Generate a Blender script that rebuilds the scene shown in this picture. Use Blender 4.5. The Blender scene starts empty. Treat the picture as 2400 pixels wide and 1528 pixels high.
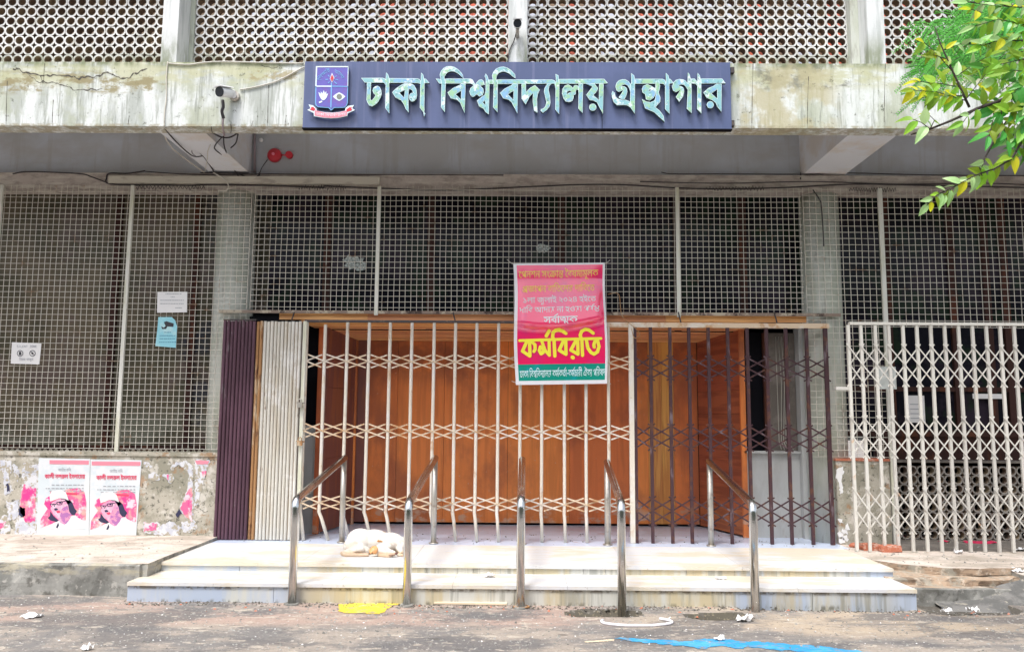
import bpy, bmesh, math, random
from mathutils import Matrix, Vector, noise
from mathutils.geometry import tessellate_polygon
random.seed(7)
SC = bpy.context.scene
COL = SC.collection

# ---------------------------------------------------------------- camera
F = 1900.0                       # focal length in pixels of the 2400 px wide photograph
PITCH, YAW, ROLL = math.radians(6.63), math.radians(.66), math.radians(.42)
CAM = Vector((0, 0, 1.70))
RM = (Matrix.Rotation(YAW, 3, 'Z') @ Matrix.Rotation(math.pi/2 + PITCH, 3, 'X') @ Matrix.Rotation(ROLL, 3, 'Z'))
cam_d = bpy.data.cameras.new('camera')
cam_d.sensor_fit = 'HORIZONTAL'; cam_d.sensor_width = 36; cam_d.lens = 36*F/2400
cam_d.clip_start = .05; cam_d.clip_end = 500
cam = bpy.data.objects.new('camera', cam_d); COL.objects.link(cam)
cam.matrix_world = Matrix.Translation(CAM) @ RM.to_4x4()
SC.camera = cam

# ---------------------------------------------------------------- sky, sun, exposure
SUN_EL, SUN_AZ = math.radians(62), math.radians(205)     # azimuth from +y clockwise: behind the camera
W = bpy.data.worlds.new('World'); SC.world = W; W.use_nodes = True
wn = W.node_tree; wn.nodes.clear()
sky = wn.nodes.new('ShaderNodeTexSky'); sky.sky_type = 'NISHITA'; sky.sun_disc = False
sky.sun_elevation = SUN_EL; sky.sun_rotation = SUN_AZ; sky.air_density = 1.0; sky.dust_density = 4.0; sky.ozone_density = 1.0
hs = wn.nodes.new('ShaderNodeHueSaturation'); hs.inputs['Saturation'].default_value = .50
bgn = wn.nodes.new('ShaderNodeBackground'); bgn.inputs['Strength'].default_value = .15
wo = wn.nodes.new('ShaderNodeOutputWorld')
wn.links.new(sky.outputs[0], hs.inputs['Color']); wn.links.new(hs.outputs[0], bgn.inputs[0]); wn.links.new(bgn.outputs[0], wo.inputs[0])
sl = bpy.data.lights.new('sun', 'SUN'); sl.energy = 1.5; sl.angle = math.radians(14); sl.color = (1, .975, .945)
so = bpy.data.objects.new('sun', sl); COL.objects.link(so)
sd = Vector((math.sin(SUN_AZ)*math.cos(SUN_EL), math.cos(SUN_AZ)*math.cos(SUN_EL), math.sin(SUN_EL)))
so.rotation_euler = sd.to_track_quat('Z', 'Y').to_euler(); so.location = (0, -4, 12)
vs = SC.view_settings; SC.display_settings.display_device = 'sRGB'
vs.view_transform = 'Standard'; vs.look = 'None'; vs.gamma = 1; vs.use_curve_mapping = False
vs.exposure = 0.82

# ---------------------------------------------------------------- helpers
def ray(px, py): return RM @ Vector(((px-1200)/F, (764-py)/F, -1))
def P(px, py, Y):                      # the point of the plane y = Y seen at a photograph pixel
    d = ray(px, py); return CAM + d*((Y-CAM.y)/d.y)
def Pz(px, py, z):                     # the same on a level plane
    d = ray(px, py); return CAM + d*((z-CAM.z)/d.z)
def X(px, Y, py=764): return P(px, py, Y).x
def Z(py, Y, px=1200): return P(px, py, Y).z
def lin(h):
    h = h.lstrip('#'); o = []
    for i in (0, 2, 4):
        v = int(h[i:i+2], 16)/255; o.append(v/12.92 if v <= .04045 else ((v+.055)/1.055)**2.4)
    return tuple(o)
def C4(c): return (lin(c) if isinstance(c, str) else tuple(c))[:3] + (1,)

MATS = {}
def mat(name, col, rough=.75, metal=0., layers=(), bump=0., bscale=60., coat=0., spec=.5, vary=0., translucent=0.):
    m = bpy.data.materials.new(name); m.use_nodes = True; t = m.node_tree; N = t.nodes; L = t.links
    b = N['Principled BSDF']; b.inputs['Roughness'].default_value = rough; b.inputs['Metallic'].default_value = metal
    b.inputs['Specular IOR Level'].default_value = spec
    if coat: b.inputs['Coat Weight'].default_value = coat; b.inputs['Coat Roughness'].default_value = .10; b.inputs['Coat IOR'].default_value = 1.5+.5*(coat == 1)
    g = N.new('ShaderNodeNewGeometry'); sep = N.new('ShaderNodeSeparateXYZ'); L.new(g.outputs['Position'], sep.inputs[0])
    rgb = N.new('ShaderNodeRGB'); rgb.outputs[0].default_value = C4(col); cur = rgb.outputs[0]
    def math_(op, a, b_):
        n = N.new('ShaderNodeMath'); n.operation = op
        for i, v in enumerate((a, b_)):
            if isinstance(v, (int, float)): n.inputs[i].default_value = v
            else: L.new(v, n.inputs[i])
        return n.outputs[0]
    def ramp(v, a, b_, lo=0., hi=1.):
        n = N.new('ShaderNodeMapRange'); n.interpolation_type = 'SMOOTHSTEP'; L.new(v, n.inputs[0])
        for i, q in enumerate((a, b_, lo, hi)): n.inputs[i+1].default_value = q
        return n.outputs[0]
    for k, ly in enumerate(layers):
        sc = ly.get('scale', 5); sc = (sc,)*3 if isinstance(sc, (int, float)) else sc
        vm = N.new('ShaderNodeVectorMath'); vm.operation = 'MULTIPLY'; L.new(g.outputs['Position'], vm.inputs[0]); vm.inputs[1].default_value = sc
        va = N.new('ShaderNodeVectorMath'); L.new(vm.outputs[0], va.inputs[0]); va.inputs[1].default_value = (k*7.3+ly.get('seed', 0), k*3.1, k*5.7)
        if ly.get('kind') == 'voronoi':
            n = N.new('ShaderNodeTexVoronoi'); n.feature = 'F1'; n.inputs['Scale'].default_value = 1; out = n.outputs['Distance']
        elif ly.get('kind') == 'crack':
            n = N.new('ShaderNodeTexVoronoi'); n.feature = 'DISTANCE_TO_EDGE'; n.inputs['Scale'].default_value = 1; out = n.outputs['Distance']
        else:
            n = N.new('ShaderNodeTexNoise'); n.inputs['Scale'].default_value = 1; n.inputs['Detail'].default_value = ly.get('detail', 6)
            n.inputs['Roughness'].default_value = ly.get('nr', .6); n.inputs['Distortion'].default_value = ly.get('dist', 0); out = n.outputs[0]
        L.new(va.outputs[0], n.inputs['Vector'])
        f = ramp(out, ly.get('lo', .5), ly.get('hi', .6), 0, ly.get('amt', 1))
        for ax, key in enumerate('xyz'):
            if key in ly:
                a0, a1, a2, a3 = ly[key]; o = sep.outputs[ax]
                f = math_('MULTIPLY', f, math_('MULTIPLY', ramp(o, a0, a1), ramp(o, a2, a3, 1, 0)))
        mx = N.new('ShaderNodeMix'); mx.data_type = 'RGBA'; L.new(f, mx.inputs[0]); L.new(cur, mx.inputs[6]); mx.inputs[7].default_value = C4(ly['col']); cur = mx.outputs[2]
    if vary:
        oi = N.new('ShaderNodeObjectInfo'); h = N.new('ShaderNodeHueSaturation'); L.new(cur, h.inputs['Color'])
        L.new(ramp(oi.outputs['Random'], 0, 1, 1-vary, 1+vary), h.inputs['Value'])
        L.new(ramp(oi.outputs['Random'], 0, 1, .5-vary*.06, .5+vary*.06), h.inputs['Hue']); cur = h.outputs[0]
    L.new(cur, b.inputs['Base Color'])
    if bump:
        n = N.new('ShaderNodeTexNoise'); n.inputs['Scale'].default_value = bscale; n.inputs['Detail'].default_value = 5; L.new(g.outputs['Position'], n.inputs['Vector'])
        bp = N.new('ShaderNodeBump'); bp.inputs['Strength'].default_value = bump; bp.inputs['Distance'].default_value = .01
        L.new(n.outputs[0], bp.inputs['Height']); L.new(bp.outputs[0], b.inputs['Normal'])
    if translucent:
        tr = N.new('ShaderNodeBsdfTranslucent'); L.new(cur, tr.inputs[0]); ms = N.new('ShaderNodeMixShader'); ms.inputs[0].default_value = translucent
        L.new(b.outputs[0], ms.inputs[1]); L.new(tr.outputs[0], ms.inputs[2]); L.new(ms.outputs[0], N['Material Output'].inputs[0])
    MATS[name] = m; return m

class MB:
    def __init__(s): s.v = []; s.f = []; s.m = []; s.sm = []
    def face(s, pts, m=0, sm=False):
        b = len(s.v); s.v += [tuple(p) for p in pts]; s.f.append(tuple(range(b, b+len(pts)))); s.m.append(m); s.sm.append(sm)
    def box(s, x0, x1, y0, y1, z0, z1, m=0):
        b = len(s.v); s.v += [(x0,y0,z0),(x1,y0,z0),(x1,y1,z0),(x0,y1,z0),(x0,y0,z1),(x1,y0,z1),(x1,y1,z1),(x0,y1,z1)]
        for q in ((0,3,2,1),(4,5,6,7),(0,1,5,4),(1,2,6,5),(2,3,7,6),(3,0,4,7)): s.f.append(tuple(b+i for i in q)); s.m.append(m); s.sm.append(False)
        return s
    def hexa(s, p, m=0):                # eight corners in the order of box()
        b = len(s.v); s.v += [tuple(q) for q in p]
        for q in ((0,3,2,1),(4,5,6,7),(0,1,5,4),(1,2,6,5),(2,3,7,6),(3,0,4,7)): s.f.append(tuple(b+i for i in q)); s.m.append(m); s.sm.append(False)
        return s
    def tube(s, pts, r, n=6, m=0, cap=True, sm=True):
        pts = [Vector(p) for p in pts]; rs = r if isinstance(r, (list, tuple)) else [r]*len(pts); b = len(s.v); up = None
        for i, p in enumerate(pts):
            d = (pts[min(i+1, len(pts)-1)] - pts[max(i-1, 0)]).normalized()
            if up is None: up = Vector((0, 0, 1)) if abs(d.z) < .9 else Vector((0, 1, 0))
            a = d.cross(up).normalized(); c = a.cross(d).normalized(); up = c
            for k in range(n):
                t = 2*math.pi*(k+.5)/n; s.v.append(tuple(p + (a*math.cos(t) + c*math.sin(t))*rs[i]))
        for i in range(len(pts)-1):
            for k in range(n):
                k2 = (k+1) % n; s.f.append((b+i*n+k, b+i*n+k2, b+(i+1)*n+k2, b+(i+1)*n+k)); s.m.append(m); s.sm.append(sm)
        if cap:
            s.f.append(tuple(b+k for k in range(n))[::-1]); s.m.append(m); s.sm.append(False)
            e = b+(len(pts)-1)*n; s.f.append(tuple(e+k for k in range(n))); s.m.append(m); s.sm.append(False)
        return s
    def ellipsoid(s, c, r, rot=0, n=12, m=0, tilt=0):
        b = len(s.v); R = Matrix.Rotation(rot, 3, 'Z') @ Matrix.Rotation(tilt, 3, 'Y'); c = Vector(c)
        for i in range(n+1):
            th = math.pi*i/n
            for k in range(2*n):
                ph = math.pi*k/n; s.v.append(tuple(c + R @ Vector((r[0]*math.sin(th)*math.cos(ph), r[1]*math.sin(th)*math.sin(ph), r[2]*math.cos(th)))))
        for i in range(n):
            for k in range(2*n):
                k2 = (k+1) % (2*n); s.f.append((b+i*2*n+k, b+(i+1)*2*n+k, b+(i+1)*2*n+k2, b+i*2*n+k2)); s.m.append(m); s.sm.append(True)
        return s
    def tess(s, cts, fn, m=0):          # flat filled shape; fn maps 2D to 3D
        tri = tessellate_polygon([[Vector((x, y, 0)) for x, y in c] for c in cts]); flat = [p for c in cts for p in c]; b = len(s.v)
        s.v += [tuple(fn(*p)) for p in flat]
        for t in tri: s.f.append(tuple(b+i for i in t)); s.m.append(m); s.sm.append(False)
    def prism(s, cts, front, back, mf=0, ms=0):   # front/back map 2D -> 3D
        s.tess(cts, front, mf)
        for c in cts:
            for i in range(len(c)):
                a, d = c[i], c[(i+1) % len(c)]; s.face([front(*a), front(*d), back(*d), back(*a)], ms)
    def mesh(s, name, mats):
        me = bpy.data.meshes.new(name); me.from_pydata(s.v, [], s.f)
        for x in (mats if isinstance(mats, (list, tuple)) else [mats]): me.materials.append(MATS[x])
        me.polygons.foreach_set('material_index', s.m); me.polygons.foreach_set('use_smooth', s.sm); me.update()
        return me
    def build(s, name, mats, parent=None, **kw):
        return link(name, s.mesh(name, mats), parent, **kw)
def link(name, data, parent=None, loc=None, **kw):
    o = bpy.data.objects.new(name, data); COL.objects.link(o)
    if parent is not None: o.parent = parent; o.matrix_parent_inverse = Matrix.Translation(-Vector(parent.location))
    if loc is not None: o.location = loc
    for k, v in kw.items(): o[k] = v
    return o
def thing(name, label, cat, loc=(0, 0, 0), group=None):
    o = bpy.data.objects.new(name, None); COL.objects.link(o); o.location = loc; o.empty_display_size = .1
    o['label'] = label; o['category'] = cat
    if group: o['group'] = group
    return o
def tagged(o, label, cat, group=None):
    o['label'] = label; o['category'] = cat
    if group: o['group'] = group
    return o
UNIT = {}
def unit(m):                            # one shared unit bar mesh per material
    if m not in UNIT: UNIT[m] = MB().box(-.5, .5, -.5, .5, -.5, .5).mesh('bar_'+m, m)
    return UNIT[m]
def bar(name, a, b, w, t, m, parent):   # a straight flat bar from a to b, w wide in the facade plane, t thick in y
    a, b = Vector(a), Vector(b); d = b-a; o = link(name, unit(m), parent)
    o.location = (a+b)/2; o.rotation_euler = (0, -math.atan2(d.z, d.x), 0); o.scale = (d.length, t, w); return o
def nz(x, y=0, z=0, s=0): return noise.noise(Vector((x+s*13.7, y+s*5.1, z+s*9.3)))

# ---------------------------------------------------------------- materials
ST = dict(detail=8, nr=.65)
mat('plaster', (.70,.73,.715), .85, bump=.25, bscale=35, layers=[
    dict(col=(.36,.39,.35), scale=(5,5,.9), lo=.45, hi=.62, amt=.75, **ST),
    dict(col=(.40,.43,.30), scale=(2.4,2.4,1.6), lo=.48, hi=.60, amt=.6, seed=6, **ST),
    dict(col=(.24,.26,.22), scale=(30,30,2.0), lo=.52, hi=.64, amt=.6, **ST),
    dict(col=(.50,.50,.30), scale=(1.7,1.7,5), lo=.42, hi=.56, amt=.75, z=(5.20,5.36,5.50,5.62), **ST),
    dict(col=(.30,.26,.14), scale=(4.2,4.2,9), lo=.46, hi=.58, amt=.95, x=(-6,-5.6,-3.95,-3.75), z=(5.14,5.22,5.38,5.46), **ST),
    dict(col=(.36,.30,.16), scale=(5,5,9), lo=.52, hi=.60, amt=.8, x=(-3.2,-3,-2.3,-2.2), z=(5.3,5.36,5.46,5.5), **ST),
    dict(col=(.14,.14,.11), scale=(3.1,3.1,6), lo=.48, hi=.60, amt=.8, x=(2.4,2.6,3.4,3.7), z=(5.18,5.28,5.6,5.7), **ST),
    dict(col=(.46,.42,.26), scale=(2.3,2.3,2.3), lo=.42, hi=.56, amt=.8, x=(2.3,2.35,3.2,3.5), **ST),
    dict(col=(.10,.11,.08), scale=13, lo=.58, hi=.66, amt=.8, detail=10, nr=.75),
    dict(col=(.18,.21,.11), scale=(9,9,3), lo=.40, hi=.62, amt=.85, z=(5.45,5.53,5.66,5.72), **ST),
    dict(col=(.34,.30,.20), scale=(14,14,14), lo=.40, hi=.58, amt=.8, z=(4.7,4.75,4.83,4.85), **ST)])
mat('plaster_light', (.70,.72,.72), .85, bump=.2, layers=[
    dict(col=(.44,.47,.46), scale=(9,9,1), lo=.48, hi=.64, amt=.7, **ST),
    dict(col=(.20,.23,.13), scale=(6,6,2), lo=.38, hi=.6, amt=.8, z=(5.3,5.5,5.62,5.95), **ST)])
mat('block', (.72,.72,.71), .85, bump=.2, bscale=80, vary=.05, layers=[
    dict(col=(.40,.40,.33), scale=9, lo=.5, hi=.66, amt=.6, **ST),
    dict(col=(.18,.20,.10), scale=6, lo=.30, hi=.6, amt=.85, z=(5.2,5.3,5.66,5.90), **ST)])
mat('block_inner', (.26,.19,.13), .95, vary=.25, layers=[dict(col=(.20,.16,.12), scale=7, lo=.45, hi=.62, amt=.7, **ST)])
mat('block_grey', (.33,.31,.28), .9, bump=.3, vary=.1, layers=[dict(col=(.18,.17,.15), scale=9, lo=.45, hi=.65, amt=.7, **ST)])
mat('wall_grey', (.53,.57,.63), .85, bump=.1, layers=[dict(col=(.46,.48,.50), scale=1.1, lo=.4, hi=.6, amt=.9, detail=4), dict(col=(.42,.42,.42), scale=(7,7,.5), lo=.52, hi=.62, amt=.5, **ST), dict(col=(.42,.40,.38), scale=(1.1,1.1,3), lo=.5, hi=.66, amt=.35, **ST)])
mat('beam_grey', (.66,.68,.72), .85, bump=.15, layers=[dict(col=(.60,.55,.50), scale=(1.5,1.5,1.5), lo=.45, hi=.6, amt=.8, detail=5)])
mat('lintel', (.55,.49,.45), .9, bump=.3, layers=[
    dict(col=(.36,.31,.28), scale=(5,5,9), lo=.43, hi=.6, amt=.8, **ST),
    dict(col=(.66,.62,.56), scale=(3,3,20), lo=.50, hi=.60, amt=.7, **ST)])
mat('column', (.58,.60,.55), .85, bump=.2, layers=[
    dict(col=(.46,.49,.40), scale=(4,4,1), lo=.42, hi=.6, amt=.8, **ST),
    dict(col=(.32,.31,.27), scale=(12,12,2), lo=.54, hi=.66, amt=.6, **ST)])
mat('dado', (.46,.43,.36), .9, bump=.5, bscale=30, layers=[
    dict(col=(.27,.26,.20), scale=2.6, lo=.42, hi=.56, amt=.85, **ST),
    dict(col=(.62,.59,.53), scale=6, lo=.52, hi=.60, amt=.85, **ST),
    dict(col=(.34,.19,.09), scale=5, lo=.57, hi=.66, amt=.75, **ST),
    dict(col=(.09,.09,.07), scale=20, lo=.56, hi=.64, amt=.8, **ST)])
mat('wire', (.66,.63,.56), .8, spec=.2, layers=[dict(col=(.32,.18,.09), scale=6, lo=.56, hi=.7, amt=.8, **ST)])
mat('post_white', (.72,.72,.66), .6, layers=[
    dict(col=(.55,.55,.38), scale=(9,9,1.5), lo=.42, hi=.65, amt=.7, **ST), dict(col=(.20,.10,.05), scale=14, lo=.64, hi=.72, amt=.8, **ST)])
mat('cream', (.70,.64,.54), .6, bump=.2, bscale=90, layers=[
    dict(col=(.50,.29,.14), scale=(7,7,3), lo=.55, hi=.68, amt=.8, **ST), dict(col=(.22,.10,.05), scale=16, lo=.64, hi=.72, amt=.85, **ST),
    dict(col=(.74,.72,.70), scale=3, lo=.50, hi=.62, amt=.6, **ST)])
mat('cream_leaf', (.62,.60,.54), .6, bump=.2, layers=[
    dict(col=(.50,.44,.34), scale=(14,14,1.2), lo=.45, hi=.66, amt=.75, **ST), dict(col=(.78,.77,.74), scale=2.2, lo=.5, hi=.62, amt=.7, **ST),
    dict(col=(.16,.09,.05), scale=(22,22,4), lo=.64, hi=.72, amt=.85, **ST)])
mat('gate_white', (.62,.60,.55), .5, bump=.15, vary=.08, layers=[
    dict(col=(.55,.26,.08), scale=(7,7,5), lo=.62, hi=.70, amt=.7, **ST), dict(col=(.42,.38,.33), scale=(20,20,4), lo=.52, hi=.68, amt=.7, **ST)])
mat('purple', (.115,.058,.082), .55, spec=.3, bump=.1, layers=[
    dict(col=(.07,.035,.05), scale=(5,5,1), lo=.45, hi=.6, amt=.7, **ST), dict(col=(.22,.19,.20), scale=(9,9,3), lo=.60, hi=.70, amt=.7, **ST)])
mat('maroon', (.062,.030,.036), .5, spec=.35, layers=[
    dict(col=(.20,.16,.18), scale=(8,8,2.5), lo=.56, hi=.66, amt=.8, **ST), dict(col=(.14,.06,.03), scale=9, lo=.52, hi=.62, amt=.6, **ST)])
mat('cream_tan', (.66,.52,.37), .6, layers=[dict(col=(.48,.25,.10), scale=5, lo=.50, hi=.62, amt=.8, **ST), dict(col=(.72,.68,.62), scale=3, lo=.5, hi=.6, amt=.7, seed=3, **ST)])
mat('rust', (.36,.19,.08), .85, bump=.4, layers=[
    dict(col=(.60,.50,.36), scale=(9,9,2), lo=.50, hi=.62, amt=.85, **ST), dict(col=(.12,.05,.025), scale=(13,13,4), lo=.55, hi=.66, amt=.9, **ST)])
mat('dark_metal', (.06,.05,.05), .6, layers=[dict(col=(.24,.17,.11), scale=9, lo=.55, hi=.68, amt=.8, **ST)])
mat('steel', (.72,.72,.71), .20, 1.0, bump=.05, bscale=40, layers=[dict(col=(.78,.77,.75), scale=(30,30,6), lo=.56, hi=.64, amt=.6, **ST), dict(col=(.36,.34,.31), scale=(24,24,2), lo=.52, hi=.64, amt=.7, **ST)])
mat('steel_dull', (.52,.49,.44), .4, .75, bump=.1, layers=[dict(col=(.30,.24,.19), scale=14, lo=.52, hi=.68, amt=.7, **ST)])
mat('marble', (.71,.705,.685), .45, bump=.06, layers=[
    dict(col=(.62,.64,.69), scale=(2.0,5,.6), lo=.42, hi=.58, amt=.6, dist=1, **ST),
    dict(col=(.66,.54,.34), scale=(1.3,3.2,3), lo=.46, hi=.60, amt=.6, **ST),
    dict(col=(.30,.26,.20), scale=(26,26,26), lo=.62, hi=.70, amt=.6, **ST)])
mat('marble_riser', (.58,.58,.53), .45, bump=.08, layers=[
    dict(col=(.42,.50,.64), scale=(2.2,1,.3), lo=.40, hi=.56, amt=.85, x=(-9,-8,-2.2,-1.6), **ST),
    dict(col=(.42,.50,.64), scale=(2.2,1,.3), lo=.38, hi=.54, amt=.85, x=(1.8,2.1,8,9), **ST),
    dict(col=(.52,.43,.24), scale=(3.2,1,.5), lo=.42, hi=.56, amt=.75, x=(-2.3,-1.9,3.2,3.6), **ST),
    dict(col=(.24,.24,.20), scale=(13,3,.5), lo=.50, hi=.62, amt=.6, x=(-1.9,-1.2,3.4,3.7), **ST),
    dict(col=(.15,.14,.10), scale=(16,16,6), lo=.50, hi=.62, amt=.8, z=(-.2,-.15,.0,.04), **ST),
    dict(col=(.16,.13,.09), scale=(14,9,14), lo=.48, hi=.6, amt=.8, z=(.10,.13,.15,.16), **ST)])
mat('tile', (.56,.64,.80), .3, bump=.03, layers=[dict(col=(.40,.42,.46), scale=8, lo=.55, hi=.68, amt=.7, **ST), dict(col=(.45,.25,.18), scale=3.4, lo=.62, hi=.70, amt=.6, **ST)])
mat('pavement', (.60,.52,.45), .9, bump=.4, layers=[
    dict(col=(.38,.33,.27), scale=(1.5,3.5,2), lo=.44, hi=.58, amt=.85, **ST), dict(col=(.70,.63,.57), scale=2, lo=.48, hi=.58, amt=.6, **ST),
    dict(col=(.20,.18,.15), scale=30, lo=.58, hi=.66, amt=.8, **ST)])
mat('kerb', (.33,.325,.30), .9, bump=.6, bscale=25, layers=[
    dict(col=(.17,.17,.155), scale=3, lo=.43, hi=.57, amt=.85, **ST), dict(col=(.12,.115,.10), scale=7, lo=.53, hi=.62, amt=.8, **ST), dict(col=(.44,.40,.30), scale=(3,3,12), lo=.48, hi=.60, amt=.8, z=(.18,.22,.3,.4), **ST),
    dict(col=(.46,.44,.40), scale=14, lo=.56, hi=.64, amt=.7, **ST)])
mat('sandy', (.42,.31,.22), .95, bump=.8, bscale=20, layers=[dict(col=(.16,.12,.085), scale=(4,4,14), lo=.44, hi=.56, amt=.85, **ST), dict(col=(.34,.33,.28), scale=6, lo=.5, hi=.6, amt=.7, **ST), dict(col=(.55,.47,.38), scale=16, lo=.54, hi=.62, amt=.8, **ST)])
mat('dark_floor', (.17,.15,.13), .9, bump=.4, layers=[dict(col=(.27,.24,.21), scale=3, lo=.48, hi=.6, amt=.7, **ST)])
mat('road', (.19,.18,.172), .9, bump=.55, bscale=45, layers=[
    dict(col=(.36,.31,.26), scale=(.9,1.6,1), lo=.43, hi=.56, amt=.9, **ST),
    dict(col=(.40,.29,.24), scale=(.9,2.6,1), lo=.42, hi=.55, amt=.85, x=(-9,-8,.2,1.2), y=(6.8,7.1,7.7,7.9), **ST),
    dict(col=(.44,.36,.27), scale=(1.2,2.4,1), lo=.38, hi=.55, amt=.9, x=(.8,1.5,8,9), y=(6.6,7.0,7.9,8.1), **ST),
    dict(col=(.13,.125,.125), scale=(.8,1.6,1), lo=.49, hi=.58, amt=.8, seed=3, **ST),
    dict(col=(.55,.51,.46), scale=26, lo=.58, hi=.66, amt=.8, **ST), dict(col=(.52,.46,.38), scale=(5,11,5), lo=.58, hi=.64, amt=.7, **ST),
    dict(col=(.08,.07,.06), scale=40, lo=.58, hi=.66, amt=.8, **ST), dict(col=(.10,.09,.08), scale=(4,12,4), lo=.60, hi=.67, amt=.7, seed=9, **ST)])
mat('asphalt', (.20,.195,.185), .95, bump=.9, bscale=28, layers=[dict(col=(.11,.11,.105), scale=5, lo=.44, hi=.56, amt=.8, **ST), dict(col=(.38,.35,.29), scale=12, lo=.56, hi=.63, amt=.8, **ST)])
mat('hole', (.09,.08,.06), .95, bump=.8, bscale=30, layers=[dict(col=(.26,.22,.15), scale=30, lo=.56, hi=.64, amt=.8, **ST)])
mat('soil', (.10,.09,.075), .95, bump=.8, bscale=30, layers=[dict(col=(.26,.24,.20), scale=24, lo=.55, hi=.64, amt=.8, **ST)])
mat('yellow_paint', (.74,.56,.05), .8, bump=.4, layers=[dict(col=(.40,.33,.18), scale=11, lo=.53, hi=.60, amt=.9, **ST), dict(col=(.85,.80,.45), scale=8, lo=.58, hi=.68, amt=.8, **ST)])
mat('blue_paint', (.03,.30,.58), .8, bump=.4, layers=[dict(col=(.22,.25,.28), scale=(9,16,9), lo=.53, hi=.60, amt=.9, seed=4, **ST), dict(col=(.02,.10,.22), scale=12, lo=.62, hi=.68, amt=.8, **ST), dict(col=(.10,.42,.66), scale=5, lo=.5, hi=.62, amt=.6, **ST)])
mat('white_paper', (.80,.80,.80), .7)
mat('pale_strip', (.70,.58,.42), .7)
mat('cyan_paper', (.30,.66,.76), .6, layers=[dict(col=(.55,.78,.80), scale=5, lo=.5, hi=.65, amt=.7)])
mat('ink', (.04,.04,.05), .7); mat('ink_grey', (.36,.38,.42), .7); mat('ink_blue', (.08,.28,.42), .7)
mat('sign_blue', (.080,.108,.225), .32, spec=.5, bump=.03, bscale=6, layers=[
    dict(col=(.15,.17,.30), scale=(14,14,.4), lo=.52, hi=.66, amt=.7, **ST), dict(col=(.105,.135,.28), scale=1.5, lo=.45, hi=.6, amt=.6)])
mat('letter_face', (.24,.50,.54), .25, spec=.7, layers=[
    dict(col=(.32,.56,.30), scale=7, lo=.50, hi=.57, amt=.9, **ST), dict(col=(.20,.40,.68), scale=9, lo=.52, hi=.60, amt=.8, **ST), dict(col=(.72,.80,.84), scale=9, lo=.55, hi=.61, amt=.9, seed=2, **ST),
    dict(col=(.10,.26,.26), scale=22, lo=.56, hi=.64, amt=.8, **ST)])
mat('letter_lit_rim', (.66,.84,.86), .3)  # paler colour paints the light caught along the letter edges
mat('letter_side', (.05,.09,.08), .4)
mat('emblem_violet', (.13,.11,.46), .4, layers=[dict(col=(.20,.09,.36), scale=10, lo=.5, hi=.62, amt=.7, **ST)])
mat('emblem_white', (.72,.84,.92), .4); mat('emblem_cyan', (.18,.42,.74), .4); mat('red', (.62,.03,.05), .4); mat('pink', (.85,.26,.34), .5); mat('grey_dot', (.20,.22,.20), .4)
mat('banner_red', (.94,.006,.13), .5, coat=1, spec=.2, layers=[dict(col=(.70,.02,.20), scale=3, lo=.5, hi=.65, amt=.6)])
mat('banner_white', (.80,.80,.84), .35, coat=.5)
mat('banner_green', (.0,.30,.22), .3, coat=.5, layers=[dict(col=(.0,.36,.40), scale=4, lo=.5, hi=.62, amt=.7)])
mat('print_gold', (.95,.60,.12), .5); mat('print_white', (.82,.80,.84), .5); mat('print_yellow', (.95,.86,.05), .5); mat('print_pale', (.70,.92,.95), .5)
mat('poster_paper', (.70,.73,.76), .75, layers=[dict(col=(.56,.66,.70), scale=5, lo=.48, hi=.60, amt=.6)])
mat('old_paper', (.66,.67,.70), .8, layers=[dict(col=(.50,.52,.60), scale=9, lo=.46, hi=.56, amt=.8, **ST), dict(col=(.40,.36,.28), scale=16, lo=.52, hi=.56, amt=1, **ST)])
mat('poster_pink', (.78,.13,.30), .7, layers=[dict(col=(.84,.42,.36), scale=7, lo=.46, hi=.58, amt=.9, **ST), dict(col=(.76,.03,.26), scale=6, lo=.50, hi=.60, amt=.9, **ST), dict(col=(.80,.68,.74), scale=8, lo=.52, hi=.62, amt=.9, seed=3, **ST)])
mat('poster_skin', (.74,.40,.55), .7, layers=[dict(col=(.78,.62,.74), scale=16, lo=.48, hi=.6, amt=.9)]); mat('poster_dark', (.03,.03,.08), .7); mat('poster_red', (.72,.06,.14), .7)
mat('poster_cap', (.82,.80,.80), .7); mat('poster_head', (.70,.28,.48), .7, layers=[dict(col=(.84,.52,.62), scale=22, lo=.47, hi=.58, amt=.9)])
mat('glass_left', (.155,.130,.092), .15, spec=.12, layers=[dict(col=(.085,.082,.058), scale=.8, lo=.42, hi=.58, amt=.9, **ST), dict(col=(.15,.115,.11), scale=1.3, lo=.52, hi=.62, amt=.7, **ST), dict(col=(.05,.055,.075), scale=1.5, lo=.52, hi=.62, amt=.8, x=(-4.6,-4.4,-3.4,-3.3), **ST), dict(col=(.24,.24,.19), scale=.9, lo=.48, hi=.54, amt=.7, z=(1.2,1.3,1.6,1.9), **ST)])  # brown and green blotches paint reflections into the panes
mat('glass_dark', (.011,.011,.017), .12, spec=.12, layers=[dict(col=(.040,.030,.044), scale=1.1, lo=.45, hi=.58, amt=.8, **ST), dict(col=(.02,.036,.022), scale=2.2, lo=.50, hi=.60, amt=.8, **ST)])  # mottling stands in for tree reflections, painted into the glass colour
mat('black', (.006,.006,.009), .7, spec=.1); mat('frame_brown', (.050,.022,.018), .7, spec=.2, layers=[dict(col=(.12,.04,.02), scale=(5,5,1), lo=.52, hi=.62, amt=.7)])
mat('pipe_brown', (.36,.29,.31), .6)
mat('shattered', (.55,.62,.60), .35, layers=[dict(col=(.10,.13,.12), scale=30, kind='crack', lo=.10, hi=.03, amt=1)])
GR = dict(detail=6, nr=.6)
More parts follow.
